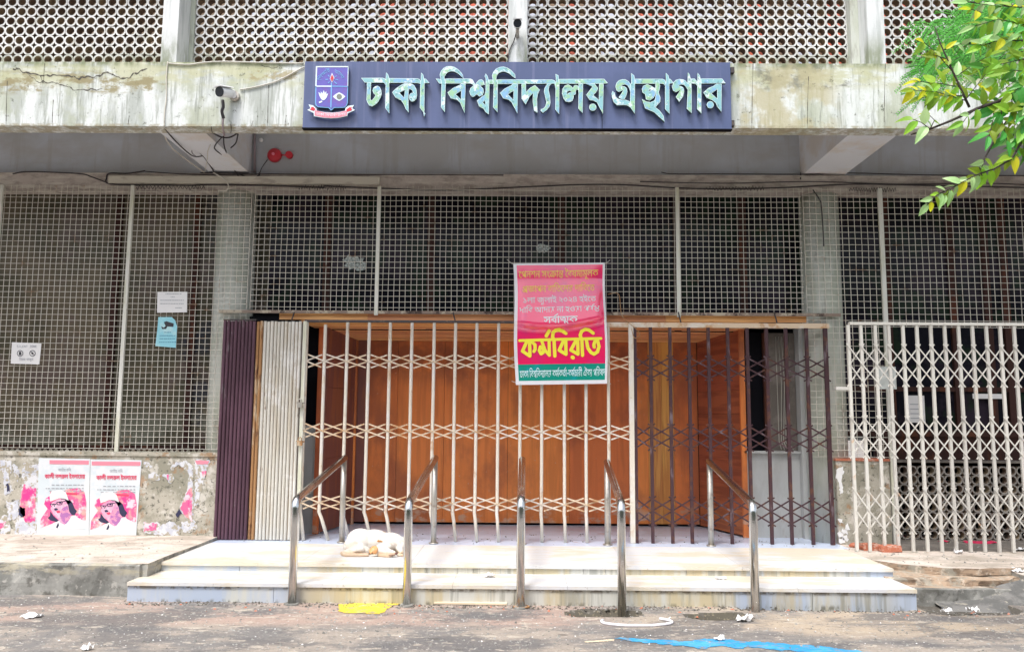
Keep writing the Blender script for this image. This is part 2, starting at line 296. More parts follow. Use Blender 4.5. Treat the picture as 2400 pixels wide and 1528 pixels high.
mat('ply_orange', (.80,.235,.055), .5, vary=.10, layers=[dict(col=(.52,.14,.035), scale=(9,9,.5), lo=.45, hi=.60, amt=.45, dist=.6, **GR), dict(col=(.36,.10,.04), scale=(1.2,1.2,.7), lo=.44, hi=.62, amt=.75, **GR), dict(col=(.25,.08,.04), scale=(3,3,3), lo=.4, hi=.6, amt=.7, z=(2.0,2.6,3,4), **GR), dict(col=(.6,.42,.3), scale=24, lo=.66, hi=.72, amt=.5, **GR), dict(col=(.55,.40,.30), scale=(5,5,9), lo=.48, hi=.6, amt=.7, z=(.2,.25,.38,.7), **GR)])  # dark layer at the top is painted ceiling shade; low layer is dirt
mat('ply_yellow', (.80,.42,.10), .5, vary=.12, layers=[dict(col=(.56,.22,.05), scale=(14,14,.6), lo=.45, hi=.58, amt=.9, dist=1.2, **GR)])
mat('ply_red', (.40,.12,.055), .5, vary=.12, layers=[dict(col=(.24,.065,.035), scale=(1,1,14), lo=.46, hi=.58, amt=.8, **GR)])
mat('ply_dark', (.20,.075,.06), .5, layers=[dict(col=(.30,.11,.05), scale=(9,9,.8), lo=.5, hi=.60, amt=.7, **GR)])
mat('plank', (.85,.42,.17), .5, vary=.15, layers=[dict(col=(.60,.24,.09), scale=(.8,16,16), lo=.45, hi=.58, amt=.8, **GR)])
mat('leaf', (.30,.56,.06), .4, vary=.30, translucent=.5, spec=.4, layers=[dict(col=(.38,.60,.05), scale=3, lo=.45, hi=.55, amt=.8)])
mat('leaf_deep', (.10,.38,.06), .35, vary=.25, translucent=.4, spec=.5)
mat('leaf_yellow', (.80,.80,.03), .4, vary=.08, translucent=.5)
mat('leaf_pale', (.42,.64,.26), .35, vary=.2, translucent=.4)
mat('leaflet', (.17,.58,.10), .5, translucent=.5)
mat('bark', (.045,.035,.03), .9, bump=.4)
mat('poster_shade', (.42,.16,.42), .7, layers=[dict(col=(.80,.34,.46), scale=20, lo=.47, hi=.57, amt=.9)])
mat('crack', (.10,.09,.075), .95)
mat('belt', (.05,.085,.035), .9, layers=[dict(col=(.10,.15,.06), scale=1.2, lo=.45, hi=.58, amt=.9, **ST)])
mat('old_rail', (.26,.20,.16), .8, layers=[dict(col=(.50,.44,.34), scale=8, lo=.50, hi=.58, amt=.9, **ST), dict(col=(.05,.03,.025), scale=5, lo=.52, hi=.60, amt=.9, seed=2, **ST)])
mat('brick', (.48,.16,.09), .9, bump=.6, layers=[dict(col=(.62,.42,.34), scale=20, lo=.52, hi=.64, amt=.8, **ST)])
mat('cable', (.03,.025,.028), .5); mat('cable_pale', (.60,.58,.52), .6); mat('conduit', (.60,.57,.49), .6, layers=[dict(col=(.36,.32,.28), scale=(3,3,12), lo=.5, hi=.64, amt=.7, **ST)])
mat('fur', (.74,.70,.64), .95, bump=.7, bscale=120, layers=[dict(col=(.62,.42,.25), scale=9, lo=.36, hi=.52, amt=.85, z=(.2,.22,.30,.335), **ST), dict(col=(.50,.38,.28), scale=5, lo=.52, hi=.60, amt=.5, **ST)])
mat('fur_tan', (.70,.34,.14), .95, bump=.6, bscale=100, layers=[dict(col=(.80,.60,.40), scale=18, lo=.5, hi=.62, amt=.6)])
mat('nose', (.16,.05,.05), .5)
mat('cam_white', (.78,.79,.80), .4); mat('cam_black', (.03,.035,.045), .2)
mat('pvc', (.50,.53,.52), .5); mat('wall_pale', (.52,.53,.52), .8, layers=[dict(col=(.40,.40,.38), scale=(3,3,1), lo=.46, hi=.64, amt=.7, **ST), dict(col=(.28,.22,.18), scale=(9,9,1.5), lo=.62, hi=.7, amt=.7, **ST)])
mat('inner_red', (.85,.20,.12), .8, layers=[dict(col=(.25,.07,.05), scale=12, lo=.45, hi=.58, amt=.7)]); mat('inner_blue', (.72,.78,.90), .6); mat('inner_brown', (.30,.22,.15), .8)
mat('rag', (.62,.02,.09), .8)
# ---------------------------------------------------------------- main planes (metres, y grows into the building)
Z0, Z1, Z2 = 0., .176, .264              # road, lower step, entrance floor
Y1, Y2 = 7.758, 8.326                    # fronts of the two steps
YF, YB, YS = 8.38, 8.60, 8.70            # fascia face, fascia back, block screens
YG, YM, YL, YW = 9.88, 9.975, 10.0, 10.12  # gates, wire mesh, lintel face, wall behind
ZB = 4.815                               # underside of the beams
ZT = 5.535                               # top of the fascia
ZP = .30                                 # pavement on the left
ZR = .26                                 # pavement on the right
YK = 7.98                                # kerb face
YC = 11.45                               # back of the entrance recess

# ---------------------------------------------------------------- ground
RX0, RX1, RY0, RY1 = -6.2, 6.2, 5.4, 8.6
HL1 = Pz(1415, 1438, 0); HL2 = Pz(1690, 1446, 0)
def road_z(x, y):
        x0, x1, y0, y1, h1, h2 = RX0, RX1, RY0, RY1, HL1, HL2
        if not (x0 < x < x1 and y0 < y < y1): return 0.
        e = min(1, min(x-x0, x1-x, y-y0)/.4); z = e*(.012*nz(x*1.2, y*1.2) + .005*nz(x*7, y*7, s=2))
        for (h, rx, ry, d) in ((Vector((2.75, 7.70, 0)), .80, .05, .05), (h1, .34, .12, .09), (h2, .26, .12, .16)):
            q = ((x-h.x)/rx)**2 + ((y-h.y-.03)/ry)**2 + .6*nz(x*8, y*8, s=4)
            if q < 1.15: z -= d*min(1, (1.15-q)*2.2)
        if x > 3.66 and y > 7.5: z -= .05*min(1, (x-3.66)*4)*min(1, (y-7.5)*3)*(x < 4.6)
        return z
def road():
    zz = road_z; x0, x1, y0, y1, s = RX0, RX1, RY0, RY1, .05
    mb = MB(); nx, ny = int((x1-x0)/s), int((y1-y0)/s)
    vs_ = [[(x0+i*s, y0+j*s, zz(x0+i*s, y0+j*s)) for i in range(nx+1)] for j in range(ny+1)]
    for j in range(ny):
        for i in range(nx):
            q = [vs_[j][i], vs_[j][i+1], vs_[j+1][i+1], vs_[j+1][i]]; low = min(p[2] for p in q)
            mb.face(q, 1 if low < -.045 and q[0][0] < 3.6 else (2 if low < -.025 else 0))
    # merge so that shading is smooth
    o = mb.build('road', ['road', 'hole', 'soil'], kind='structure')
    bm = bmesh.new(); bm.from_mesh(o.data); bmesh.ops.remove_doubles(bm, verts=bm.verts, dist=1e-5); bm.to_mesh(o.data); bm.free()
    for p in o.data.polygons: p.use_smooth = True
    B = 80; mb = MB()
    for a, b, c, d in ((-B, B, -B, y0), (-B, x0, y0, y1), (x1, B, y0, y1), (-B, B, y1, B)): mb.face([(a, c, 0), (b, c, 0), (b, d, 0), (a, d, 0)])
    mb.build('ground', ['road'], kind='structure')
road()

def rough_block(name, x0, x1, yf, yb, z0, zt, m, jag=.02, lean=0, s=.06, seed=1, kind='structure', parent=None, mtop=0, cols=None, topn=.004):
    """a slab with a broken front edge: front face and top as one grid"""
    mb = MB(); n = max(2, int((x1-x0)/s)); rows = [(yf+lean, z0), (yf+lean*.5, (z0+zt)/2), (yf, zt-.012), (yf+.012, zt), (yf+(yb-yf)*.33, zt), (yf+(yb-yf)*.66, zt), (yb, zt)]
    def pt(i, r):
        x = x0+(x1-x0)*i/n; y, z = rows[r]; a = jag*(nz(x*2.2, r*.8, s=seed)+.6*nz(x*9, r*1.3, s=seed+3)); k = (1, 1, 1, .9, .2, 0, 0)[r]
        return (x, y+a*k, z + (topn*nz(x*3, y*3, s=seed) if 2 < r < 6 else 0))
    for i in range(n):
        for r in range(len(rows)-1):
            mb.face([pt(i, r), pt(i+1, r), pt(i+1, r+1), pt(i, r+1)], 0 if r < 3 else mtop, False)
    mb.face([pt(0, r) for r in range(len(rows))][::-1] + [(x0, yb, z0)][::-1], 0); mb.face([pt(n, r) for r in range(len(rows))] + [(x1, yb, z0)], 0)
    kw = {'kind': kind} if kind else {}
    return mb.build(name, m, parent, **kw)
rough_block('kerb', -9, -3.66, YK, YK+.10, -.05, ZP-.006, ['kerb'], .03, seed=2)
rough_block('pavement', -9, -3.60, YK+.03, 9.90, .1, ZP, ['kerb', 'pavement'], .02, seed=5, mtop=1, topn=.01)
# right-hand pavement: broken concrete slab over a washed-out sandy bed
mbp = MB(); e = [(3.60, 9.05), (3.9, 8.65), (4.25, 8.42), (4.6, 8.40), (4.9, 8.45), (5.3, 8.50), (6.2, 8.5), (9, 8.5)]
ee = []
for i in range(len(e)-1):
    for k in range(10):
        t = k/10; x = e[i][0]+(e[i+1][0]-e[i][0])*t; y = e[i][1]+(e[i+1][1]-e[i][1])*t; ee.append((x, y+.03*nz(x*7, y, s=8)))
ee.append(e[-1]); ring = ee + [(9, 12.0), (3.60, 12.0)]
mbp.prism([ring], lambda x, y: (x, y, ZR), lambda x, y: (x, y, ZR-.07), 1, 0)
mbp.build('pavement', ['sandy', 'pavement'], kind='structure')
rough_block('earth_bank', 3.62, 9, 8.28, 9.6, -.1, ZR-.075, ['sandy'], .07, lean=-.02, seed=11, topn=.02)
rough_block('earth_bank', 3.62, 5.1, 8.12, 8.5, -.12, .12, ['kerb', 'sandy'], .05, seed=15, mtop=1, topn=.02)
rough_block('kerb', 4.95, 9, 8.20, 8.75, .10, .225, ['kerb', 'pavement'], .04, seed=21, mtop=1)
# asphalt wedge sloping up to the kerb
mbw = MB(); n = 44
def wq(i, k):
    x = 4.0+i*.1; a = max(0, min(1, (x-4.25)/.75)); f = k/6
    return (x, 7.80+.10*a*0-.06*a+f*(.42+.06*a) + .02*nz(i*.5, k), -.05*(1-f) + a*.225*f**1.1 + .022*nz(i*.5, k*.9, s=6))
for i in range(n):
    for k in range(6): mbw.face([wq(i, k), wq(i+1, k), wq(i+1, k+1), wq(i, k+1)], 0, True)
mbw.build('road_edge', ['asphalt'], kind='structure')

def belt():  # unseen tree mass, added to block low sky and darken reflections
    mb = MB(); n, m_ = 150, 16
    def q(i, j):
        x = -30+i*.4; h = 7.0+1.6*nz(x*.22, s=31)+.8*nz(x*.9, s=32); t = j/m_
        return (x, -13.5+2.2*math.sin(t*math.pi*.55)-1.1*nz(x*.45, t*4, s=33)-.5*nz(x*1.7, t*11, s=34), h*t+.25*nz(x*2, t*9, s=35))
    for i in range(n):
        for j in range(m_): mb.face([q(i, j), q(i+1, j), q(i+1, j+1), q(i, j+1)])
    tagged(mb.build('added_tree_belt', 'belt', kind='stuff'), 'dark green tree mass out of view, added to darken reflections and the low sky', 'trees')
belt()

# ---------------------------------------------------------------- entrance steps
steps = thing('marble_steps', 'two wide white marble entrance steps in front of the folding gates', 'steps', (0, Y1, 0))
def tilt(x): return -.012*(x+3.6)/7.2
def stepset(z0, z1, yf, yb, xs, x0, x1, rec):
    for a, b in zip(xs[:-1], xs[1:]):
        MB().box(a+.002, b-.002, yf+.012, yf+.05, z0-.09, z1-.034).build('riser_slab', 'marble_riser', steps)
    t = 0
    for a, b in zip(rec[:-1], rec[1:]):
        MB().hexa([(a+.0015, yf-.006, z1-.032), (b-.0015, yf-.006, z1-.032), (b-.0015, yb, z1-.032), (a+.0015, yb, z1-.032),
                   (a+.0015, yf-.006, z1), (b-.0015, yf-.006, z1), (b-.0015, yb, z1), (a+.0015, yb, z1)]).build('tread_slab', 'marble', steps)
    MB().box(x0+.01, x1-.01, yf+.052, yb, z0-.1, z1-.034).build('step_core', 'marble_riser', steps)
def xx(*px, y, Y): return [P(p, y, Y).x for p in px]
L1, R1 = -3.666, 3.668
stepset(Z0, Z1, Y1, Y2+.06, [L1]+xx(640, 955, 1206, 1455, 1700, 1905, y=1395, Y=Y1)+[R1], L1, R1, [L1]+xx(500, 790, 1060, 1330, 1600, 1870, y=1372, Y=Y1)+[R1])
L2, R2 = -3.70, 3.715
stepset(Z1, Z2, Y2, 9.60, [L2]+xx(560, 850, 1000, 1110, 1250, 1368, 1420, 1610, 1850, y=1335, Y=Y2)+[R2], L2, R2, [L2]+xx(700, 960, 1210, 1470, 1740, y=1324, Y=Y2)+[R2])
mb = MB().box(-3.70, 3.80, 9.602, YC+.05, .05, Z2-.003); mb.build('entrance_floor', 'tile', kind='structure')

# ---------------------------------------------------------------- the building
bld = thing('library_building', 'pale concrete library front with round-hole block screens over a recessed ground floor', 'building', (0, YF, 0))
MB().box(-9, 9, YF, YB, ZB, ZT).build('fascia', 'plaster', bld)
def crack(pts, w, name='crack'):
    mb = MB(); v = []
    for (a, b), (c, d) in zip(pts[:-1], pts[1:]):
        for k in range(6): t = k/6; v.append((a+(c-a)*t, b+(d-b)*t+2.2*nz(a+t*(c-a)*.11, b*.1, s=3)*6*(.3 if abs(c-a) < 4 else 1)*.5))
    v.append(pts[-1])
    for i in range(len(v)-1):
        ww = w*(.4+.9*abs(nz(i*.7, s=6))*2); (a, b), (c, d) = v[i], v[i+1]; n = Vector((-(d-b), c-a)); n = n.normalized()*ww/2 if n.length else Vector((0, 1))
        mb.face([P(a+n.x, b+n.y, YF-.0015), P(c+n.x, d+n.y, YF-.0015), P(c-n.x, d-n.y, YF-.0015), P(a-n.x, b-n.y, YF-.0015)])
    mb.build(name, 'crack', bld)
crack([(30,160),(60,170),(95,178),(140,176),(168,180),(185,183),(225,180),(245,172),(262,174),(282,184),(300,182),(325,170),(345,162)], 3.2)
crack([(95,178),(100,192),(130,196),(160,205),(170,210),(200,212),(240,208)], 2.2)
crack([(60,170),(85,190),(104,196)], 1.6); crack([(612,155),(640,160),(652,156)], 1.5)
for x_, a, b in ((14, 190, 293), (122, 235, 293), (627, 200, 296), (590, 283, 296), (1762, 150, 302), (1892, 180, 300), (2072, 150, 300), (102, 150, 196), (668, 270, 297), (300, 272, 294)): crack([(x_+3, a), (x_+1, (a+b)/2), (x_, b)], 1.6, 'joint')
# upper floor slab behind the screens, and end closures
MB().box(-9, 9, YB+.003, 12.6, ZT-.16, ZT-.02).build('floor_slab', 'beam_grey', bld)
fins = [(X(378, YF, 100), X(415, YF, 100)), (X(1192, YF, 100), X(1235, YF, 100)), (X(2035, YF, 100), X(2075, YF, 100))]
ZU = 7.0
for a, b in fins + [(-8.0, -7.82), (7.78, 7.96)]:
    MB().box(a, b, YF+.004, YS+.12, ZT+.002, ZU).build('pillar', 'plaster_light', bld)
MB().box(-9, 9, YF+.003, YS+.2, ZU+.002, ZU+.5).build('parapet', 'plaster', bld)
# block screens
def ring_mesh(p, d, name, m):
    mb = MB(); h = p/2-.0006; ch = p*.20; r = p*.388; n = 16
    oct_ = [(h, -h+ch), (h, h-ch), (h-ch, h), (-h+ch, h), (-h, h-ch), (-h, -h+ch), (-h+ch, -h), (h-ch, -h)]
    out = []
    for k in range(n):
        a = 2*math.pi*k/n; c, s_ = math.cos(a), math.sin(a); t = 1e9
        for i in range(8):
            x1, z1 = oct_[i]; x2, z2 = oct_[(i+1) % 8]; ex, ez = x2-x1, z2-z1; den = c*ez - s_*ex
            if abs(den) > 1e-9:
                tt = (x1*ez - z1*ex)/den; uu = (x1*s_ - z1*c)/den
                if tt > 0 and -.001 <= uu <= 1.001: t = min(t, tt)
        out.append((c*t, s_*t))
    inn = [(r*math.cos(2*math.pi*k/n), r*math.sin(2*math.pi*k/n)) for k in range(n)]
    for k in range(n):
        j = (k+1) % n; o1, o2, i1, i2 = out[k], out[j], inn[k], inn[j]
        mb.face([(o1[0], 0, o1[1]), (i1[0], 0, i1[1]), (i2[0], 0, i2[1]), (o2[0], 0, o2[1])])
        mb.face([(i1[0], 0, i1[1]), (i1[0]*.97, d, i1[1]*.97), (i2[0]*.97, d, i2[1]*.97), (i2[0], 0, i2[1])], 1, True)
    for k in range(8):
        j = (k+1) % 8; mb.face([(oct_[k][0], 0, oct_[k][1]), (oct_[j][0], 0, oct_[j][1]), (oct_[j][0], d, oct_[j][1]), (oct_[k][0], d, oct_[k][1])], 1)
    return mb.mesh(name, m)
def screen(x0, x1, zb, ncol, nrow, Y, p, me, label, mframe, rows_up=True):
    s = MB().box(x0-.02, x0-.002, Y+.004, Y+.1, zb, zb+nrow*p).box(x1+.002, x1+.02, Y+.004, Y+.1, zb, zb+nrow*p).build('block_screen', mframe, bld)
    w = (x1-x0)/ncol
    for j in range(nrow):
        for i in range(ncol):
            o = link('ring_block', me, s); o.location = (x0+(i+.5)*w, Y+random.uniform(-.003, .003), zb+(j+.5)*p); o.scale = (w/p, 1, 1)
            o.rotation_euler = (0, random.uniform(-.03, .03), 0)
    return s
PR = .1145
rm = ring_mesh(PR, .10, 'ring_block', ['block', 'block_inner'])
zs = Z(150, YS) - PR*.20
xa, xb_ = fins[0][1]+.055, fins[1][0]-.015
screen(fins[0][0]-PR*28, fins[0][0]+.01, zs, 28, 8, YS, PR, rm, '', 'block')
screen(xa, xb_, zs, 31, 8, YS, PR, rm, '', 'block')
screen(fins[1][1]+.01, fins[2][0]-.10, zs, 32, 8, YS, PR, rm, '', 'block')
screen(fins[2][1]+.0, fins[2][1]+PR*28, zs, 28, 8, YS, PR, rm, '', 'block')
MB().box(-9, 9, YS+.004, YS+.1, zs+8*PR+.01, ZU).build('screen_head', 'block', bld)
MB().box(fins[2][0]-.09, fins[2][0]-.002, YS-.10, YS+.1, ZT, ZU).build('screen_jamb', 'column', bld)
MB().box(fins[0][1]+.002, fins[0][1]+.05, YS-.02, YS+.1, ZT, ZU).build('screen_jamb', 'column', bld)
# what shows through the holes: a corridor wall of red brickwork piers and pale shutters
MB().box(-9, 9, 9.75, 9.9, ZT-.02, ZU+.4).build('corridor_wall', 'inner_brown', bld)
random.seed(3)
x = -8.8
while x < 8.8:
    w = random.choice((.12, .16, .22, .30)); k = random.random()
    if x > -3.9 or k > .8:
        m = 'inner_red' if k < .5 else ('inner_blue' if k < .75 else 'inner_brown')
        if m != 'inner_brown': MB().box(x, x+w, 9.70, 9.748, ZT+.3, ZU+.3).build('corridor_panel', m, bld)
    x += w + random.choice((.02, .06, .15))
# soffit: cross beams and the wall they meet
for a, b in ((-3.99, -3.49), (3.555, 4.085), (-11.6, -11.1)):
    MB().box(a, b, YB+.002, YW-.002, ZB+.001, ZT-.17).build('cross_beam', 'beam_grey', bld)
ZL1, ZL0 = Z(409, YL), Z(447, YL)
MB().box(-9, 9, YW, YW+.2, ZL1-.02, ZT-.17).build('upper_wall', 'wall_grey', bld)
MB().box(-9, 9, YL, YW+.15, ZL0, ZL1).build('lintel', 'lintel', bld)
# columns
for pl, pr in ((505, 600), (1875, 1968)):
    cx = (P(pl, 600, YW+.13).x+P(pr, 600, YW+.13).x)/2
    MB().tube([(cx, 10.245, .1), (cx, 10.245, ZL0+.02)], .243, 28).build('column', 'column', bld)
# dado wall on the left, its rendered ledge
ZD = Z(1066, YG+.02)
MB().box(-9, -3.42, 9.90, 10.15, .1, ZD-.05).build('dado_wall', 'dado', bld)
MB().box(-9, -3.42, 9.885, 10.15, ZD-.048, ZD).build('wall_ledge', 'dado', bld)
# low screen course right behind the left grille
# right stub wall between the two gates
xs0, xs1 = X(1962, 9.93, 1150), X(2086, 9.93, 1150)
ZQ = Z(1074, 9.93)
MB().box(xs0, xs1, 9.93, 10.2, .1, ZQ).build('dado_wall', 'dado', bld)
MB().box(xs0-.01, xs1+.01, 9.915, 10.2, ZQ+.002, ZQ+.03).build('wall_ledge', 'brick', bld)
# windows behind the grilles
def window(x0, x1, z0, z1, Y, glass, mull, name='window', trans=()):
    f = MB()
    for a in mull: f.box(a-.045, a+.045, Y-.05, Y-.002, z0, z1)
    for zt in trans: f.box(x0, x1, Y-.045, Y-.004, zt-.03, zt+.03)
    f.box(x0, x1, Y-.052, Y-.003, z1-.06, z1)
    w = f.build('window', 'frame_brown', bld)
    m2 = [x0]+sorted(mull)+[x1]
    for a, b in zip(m2[:-1], m2[1:]): MB().box(a+.002, b-.002, Y, Y+.02, z0, z1).build('pane', glass, w)
    return w
YI = 10.55
window(-9, -3.35, .4, ZL0+.4, YI, 'glass_left', [X(p, YI, 700) for p in (270, 455)]+[-7.2], trans=(Z(1056, YI),))
window(-3.36, 3.45, 2.86, ZL0+.4, YI, 'glass_dark', [X(p, YI, 600) for p in (768, 1010, 1315, 1585, 1740)], trans=())
window(3.45, 9, 1.62, ZL0+.4, YI+.15, 'glass_dark', [X(p, YI, 600) for p in (2085, 2240, 2320)]+[6.4], trans=(Z(905, YI+.1), Z(1010, YI+.1)))
MB().box(xs1, 9, 10.38, 10.7, Z(1072, 10.38)-.022, Z(1072, 10.38)).build('window_sill', 'dark_floor', bld)
# cracked hole in a pane
def splat(cx, cz, r, Y, m, name, n=9, seed=1, sq=.7):
    random.seed(seed); c = []
    for k in range(n*2):
        a = math.pi*k/n; rr = r*(random.uniform(.55, 1) if k % 2 else random.uniform(.8, 1.15)); c.append((cx+rr*math.cos(a), cz+rr*sq*math.sin(a)))
    mb = MB(); mb.prism([c], lambda x, z: (x, Y, z), lambda x, z: (x, Y+.004, z)); return mb, c
c = P(832, 617, YI-.012); mb, _ = splat(c.x, c.z, .17, YI-.012, '', '', seed=4); mb.build('cracked_glass', 'shattered', bld)
c = P(1272, 582, YI-.012); mb, _ = splat(c.x, c.z, .10, YI-.012, '', '', seed=6); mb.build('cracked_glass', 'shattered', bld)
# ring-block panel in the recess on the right
MB().box(3.9, 9, 9.50, 10.38, .1, ZR+.004).build('recess_floor', 'dark_floor', bld)
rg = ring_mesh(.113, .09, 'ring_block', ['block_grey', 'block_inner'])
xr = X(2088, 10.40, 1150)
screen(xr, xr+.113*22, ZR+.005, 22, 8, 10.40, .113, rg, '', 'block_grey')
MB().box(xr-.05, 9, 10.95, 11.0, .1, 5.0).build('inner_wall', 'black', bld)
MB().box(xr-.05, 9, 10.702, 10.74, Z(1072, 10.38)-.05, 1.615).build('window_apron', 'frame_brown', bld)

# ---------------------------------------------------------------- entrance recess
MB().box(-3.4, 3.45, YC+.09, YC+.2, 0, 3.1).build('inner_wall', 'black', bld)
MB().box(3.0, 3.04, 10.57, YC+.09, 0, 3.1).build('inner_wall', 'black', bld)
rec = thing('timber_partition', 'orange plywood partition boarded across the entrance recess behind the gates', 'partition', (0, YC, Z2))
zc0 = Z(801, YC)
xl, xr_ = X(835, YC, 1000), X(1636, YC, 1000)
sp = [835, 858, 930, 1040, 1190, 1335, 1478, 1520, 1552, 1580, 1636]
mats_ = ['ply_dark', 'ply_orange', 'ply_orange', 'ply_orange', 'ply_orange', 'ply_orange', 'ply_orange', 'ply_yellow', 'ply_yellow', 'ply_orange']
for i, (a, b, m) in enumerate(zip(sp[:-1], sp[1:], mats_)):
    d = random.uniform(0, .012) + (-.03 if i == 0 else 0)
    MB().box(X(a, YC, 1000)+.002, X(b, YC, 1000)-.002, YC+d, YC+.05, Z2+.03, zc0+.05).build('board', m, rec)
MB().box(xl, xr_, YC+.052, YC+.08, Z2, zc0+.1).build('backing', 'black', rec)
# side walls in boards
def side(px0, py, Yf, Yb, pxb, m, n, flip):
    a = Vector((X(px0, Yf, 1000), Yf)); b = Vector((X(pxb, Yb, 1000), Yb))
    zf = Z(766, Yf)+.12
    for k in range(n):
        z0 = Z2+.02+(zf-Z2-.02)*k/n; z1 = Z2+.02+(zf-Z2-.02)*(k+1)/n-.003; t = .03*flip
        MB().hexa([(a.x, a.y, z0), (a.x+t, a.y, z0), (b.x+t, b.y, z0), (b.x, b.y, z0), (a.x, a.y, z1), (a.x+t, a.y, z1), (b.x+t, b.y, z1), (b.x, b.y, z1)]).build('board', m, rec)
side(1735, 0, 10.45, YC-.01, 1637, 'ply_red', 9, 1)
side(762, 0, 10.45, YC-.01, 834, 'ply_dark', 3, -1)
MB().box(X(1733, 10.43, 900), X(1745, 10.43, 900), 10.40, 10.445, Z2, 2.9).build('door_post', 'ply_orange', rec)
MB().box(X(745, 10.43, 900), X(758, 10.43, 900), 10.40, 10.445, Z2, 2.9).build('door_post', 'ply_orange', rec)
MB().box(X(831, YC-.05, 900), X(838, YC-.05, 900), YC-.09, YC-.05, Z2, zc0).build('door_post', 'ply_orange', rec)
# ceiling of planks running left to right
NP = 8; zf = 2.905
for k in range(NP):
    y0 = 10.03+(YC-10.03)*k/NP; y1 = 10.03+(YC-10.03)*(k+1)/NP-.006
    zk = zf + (zc0-zf)*(k/NP)
    MB().hexa([(-2.75+.03*k, y0, zk), (2.95-.04*k, y0, zk), (2.95-.04*k, y1, zk-.008), (-2.75+.03*k, y1, zk-.008)] + [(-2.75, y0, zk+.02), (2.95, y0, zk+.02), (2.95, y1, zk+.02), (-2.75, y1, zk+.02)]).build('ceiling_plank', 'plank', rec)
MB().box(-3.4, 3.5, 10.03, YC+.1, zf+.03, zf+.06).build('backing', 'black', rec)
# lintel boards of the recess
zo1, zo0 = Z(737, 10.01), Z(752, 10.01)
xo = [X(p, 10.01, 745) for p in (655, 862, 1058, 1205, 1560, 1890)]
for a, b in zip(xo[:-1], xo[1:]): MB().box(a, b-.003, 10.005, 10.03, zo0, zo1).build('lintel_board', 'plank', rec)
MB().box(-3.35, -2.95, 10.006, 10.03, zo0-.02, zo1).build('lintel_board', 'black', rec)
# dark opening on the far left of the recess and the pale wall around the hatch on the right
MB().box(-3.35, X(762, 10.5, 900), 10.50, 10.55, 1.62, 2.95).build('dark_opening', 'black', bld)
MB().box(-3.35, X(762, 10.5, 900), 10.48, 10.55, .2, 1.615).build('recess_wall', 'wall_pale', bld)
YH = 10.46
hx0, hx1, hx2 = X(1740, YH, 900), X(1868, YH, 900), X(1935, YH, 900)
zs1, zs0 = Z(1052, YH), Z(775, YH)
MB().box(hx0, hx1, YH, YH+.1, .1, zs1-.03).build('recess_wall', 'wall_pale', bld)
MB().box(hx1+.002, hx2+.1, YH-.10, YH+.1, .1, 2.9).build('recess_wall', 'wall_pale', bld)
hatch = thing('hatch_window', 'dark hatch window with a pale sill beside the plywood partition', 'window', (hx0, YH, zs1))
MB().box(hx0-.01, hx1-.003, YH-.06, YH+.1, zs1-.028, zs1).build('sill', 'wall_pale', hatch)
MB().box(hx0, hx1, YH+.09, YH+.1, zs1+.003, 2.9).build('pane', 'black', hatch)
MB().box(X(1800, YH, 900), hx1-.003, YH+.05, YH+.08, zs1+.003, 2.85).build('shutter', 'dark_floor', hatch)
MB().box(X(1792, YH, 900), X(1800, YH, 900), YH+.03, YH+.08, zs1+.003, 2.85).build('frame', 'frame_brown', hatch)
mb = MB()
for k in range(5):
    x_ = X(1822+k*7, YH, 900); mb.tube([(x_, YH+.02, 2.8), (x_+.02*math.sin(k), YH+.01, 2.2), (x_-.01*k, YH, zs1+.12), (x_+.02, YH-.02, zs1+.02)], .004, 5)
tagged(mb.build('hanging_wires', 'cable_pale'), 'thin pale wires hanging in front of the dark hatch window', 'wires')
px_ = X(1930, 10.18, 1180); zp_ = Z(1082, 10.18)
tagged(MB().tube([(px_, 10.18, Z2-.05), (px_, 10.18, zp_)], .078, 20).build('drain_pipe', 'pvc'), 'short thick grey plastic pipe standing at the right end of the dark gate', 'pipe')
MB().box(X(1925, YH-.14, 900), X(1937, YH-.14, 900), YH-.15, YH-.11, zp_, 2.85).build('corner_strip', 'rust', bld)

# ---------------------------------------------------------------- wire mesh grilles
def mesh_wires(x0, x1, z0, z1, p, Y, seed, holes=()):
    mb = MB(); random.seed(seed); nxx = int((x1-x0)/p)
    def off(x, z): return (.006*nz(x*1.6, z*1.6, s=seed), .010*nz(x*.9, z*.9, s=seed+2), .006*nz(x*1.3, z*1.5, s=seed+5))
    for i in range(nxx+1):
        x = x0+i*p; pts = []; n = 9
        for k in range(n+1):
            z = z0+(z1-z0)*k/n; o = off(x, z); pts.append((x+o[0], Y+o[1], z))
        mb.tube(pts, .0039, 4, sm=False)
    for j in range(int((z1-z0)/p)+1):
        z = z0+j*p; pts = []; n = max(3, int((x1-x0)/.3))
        for k in range(n+1):
            x = x0+(x1-x0)*k/n; o = off(x, z); pts.append((x, Y-.009+o[1], z+o[2]))
        mb.tube(pts, .0039, 4, sm=False)
    return mb
ZMT = Z(438, YM); PM = .0715
def grille(name, label, x0, x1, z0, posts, p=PM, seed=1):
    t = thing(name, label, 'grille', ((x0+x1)/2, YM, z0))
    w = mesh_wires(x0, x1, z0, ZMT, p, YM, seed).build('wire_mesh', 'wire', t, kind='stuff')
    for a, zb_, m in posts:
        MB().box(a-.022, a+.022, YM-.045, YM-.012, zb_, ZL0+.03).build('post', m, t)
    return t
zml = Z(1058, YM)
gl = grille('wire_grille', 'rusty square wire mesh over the left windows, above the postered low wall', -8.5, -3.42, zml, [(X(p, YM, 700), zml-.05, 'post_white') for p in (298,)]+[(-6.6, zml-.05, 'post_white')], seed=1)
zmc = Z(736, YM)
gc = grille('wire_grille', 'square wire mesh over the dark transom windows above the plywood entrance', -3.38, 3.50, zmc, [(X(886, YM, 600), zmc-.03, 'post_white'), (X(1588, YM, 600), zmc-.03, 'post_white')], seed=2)
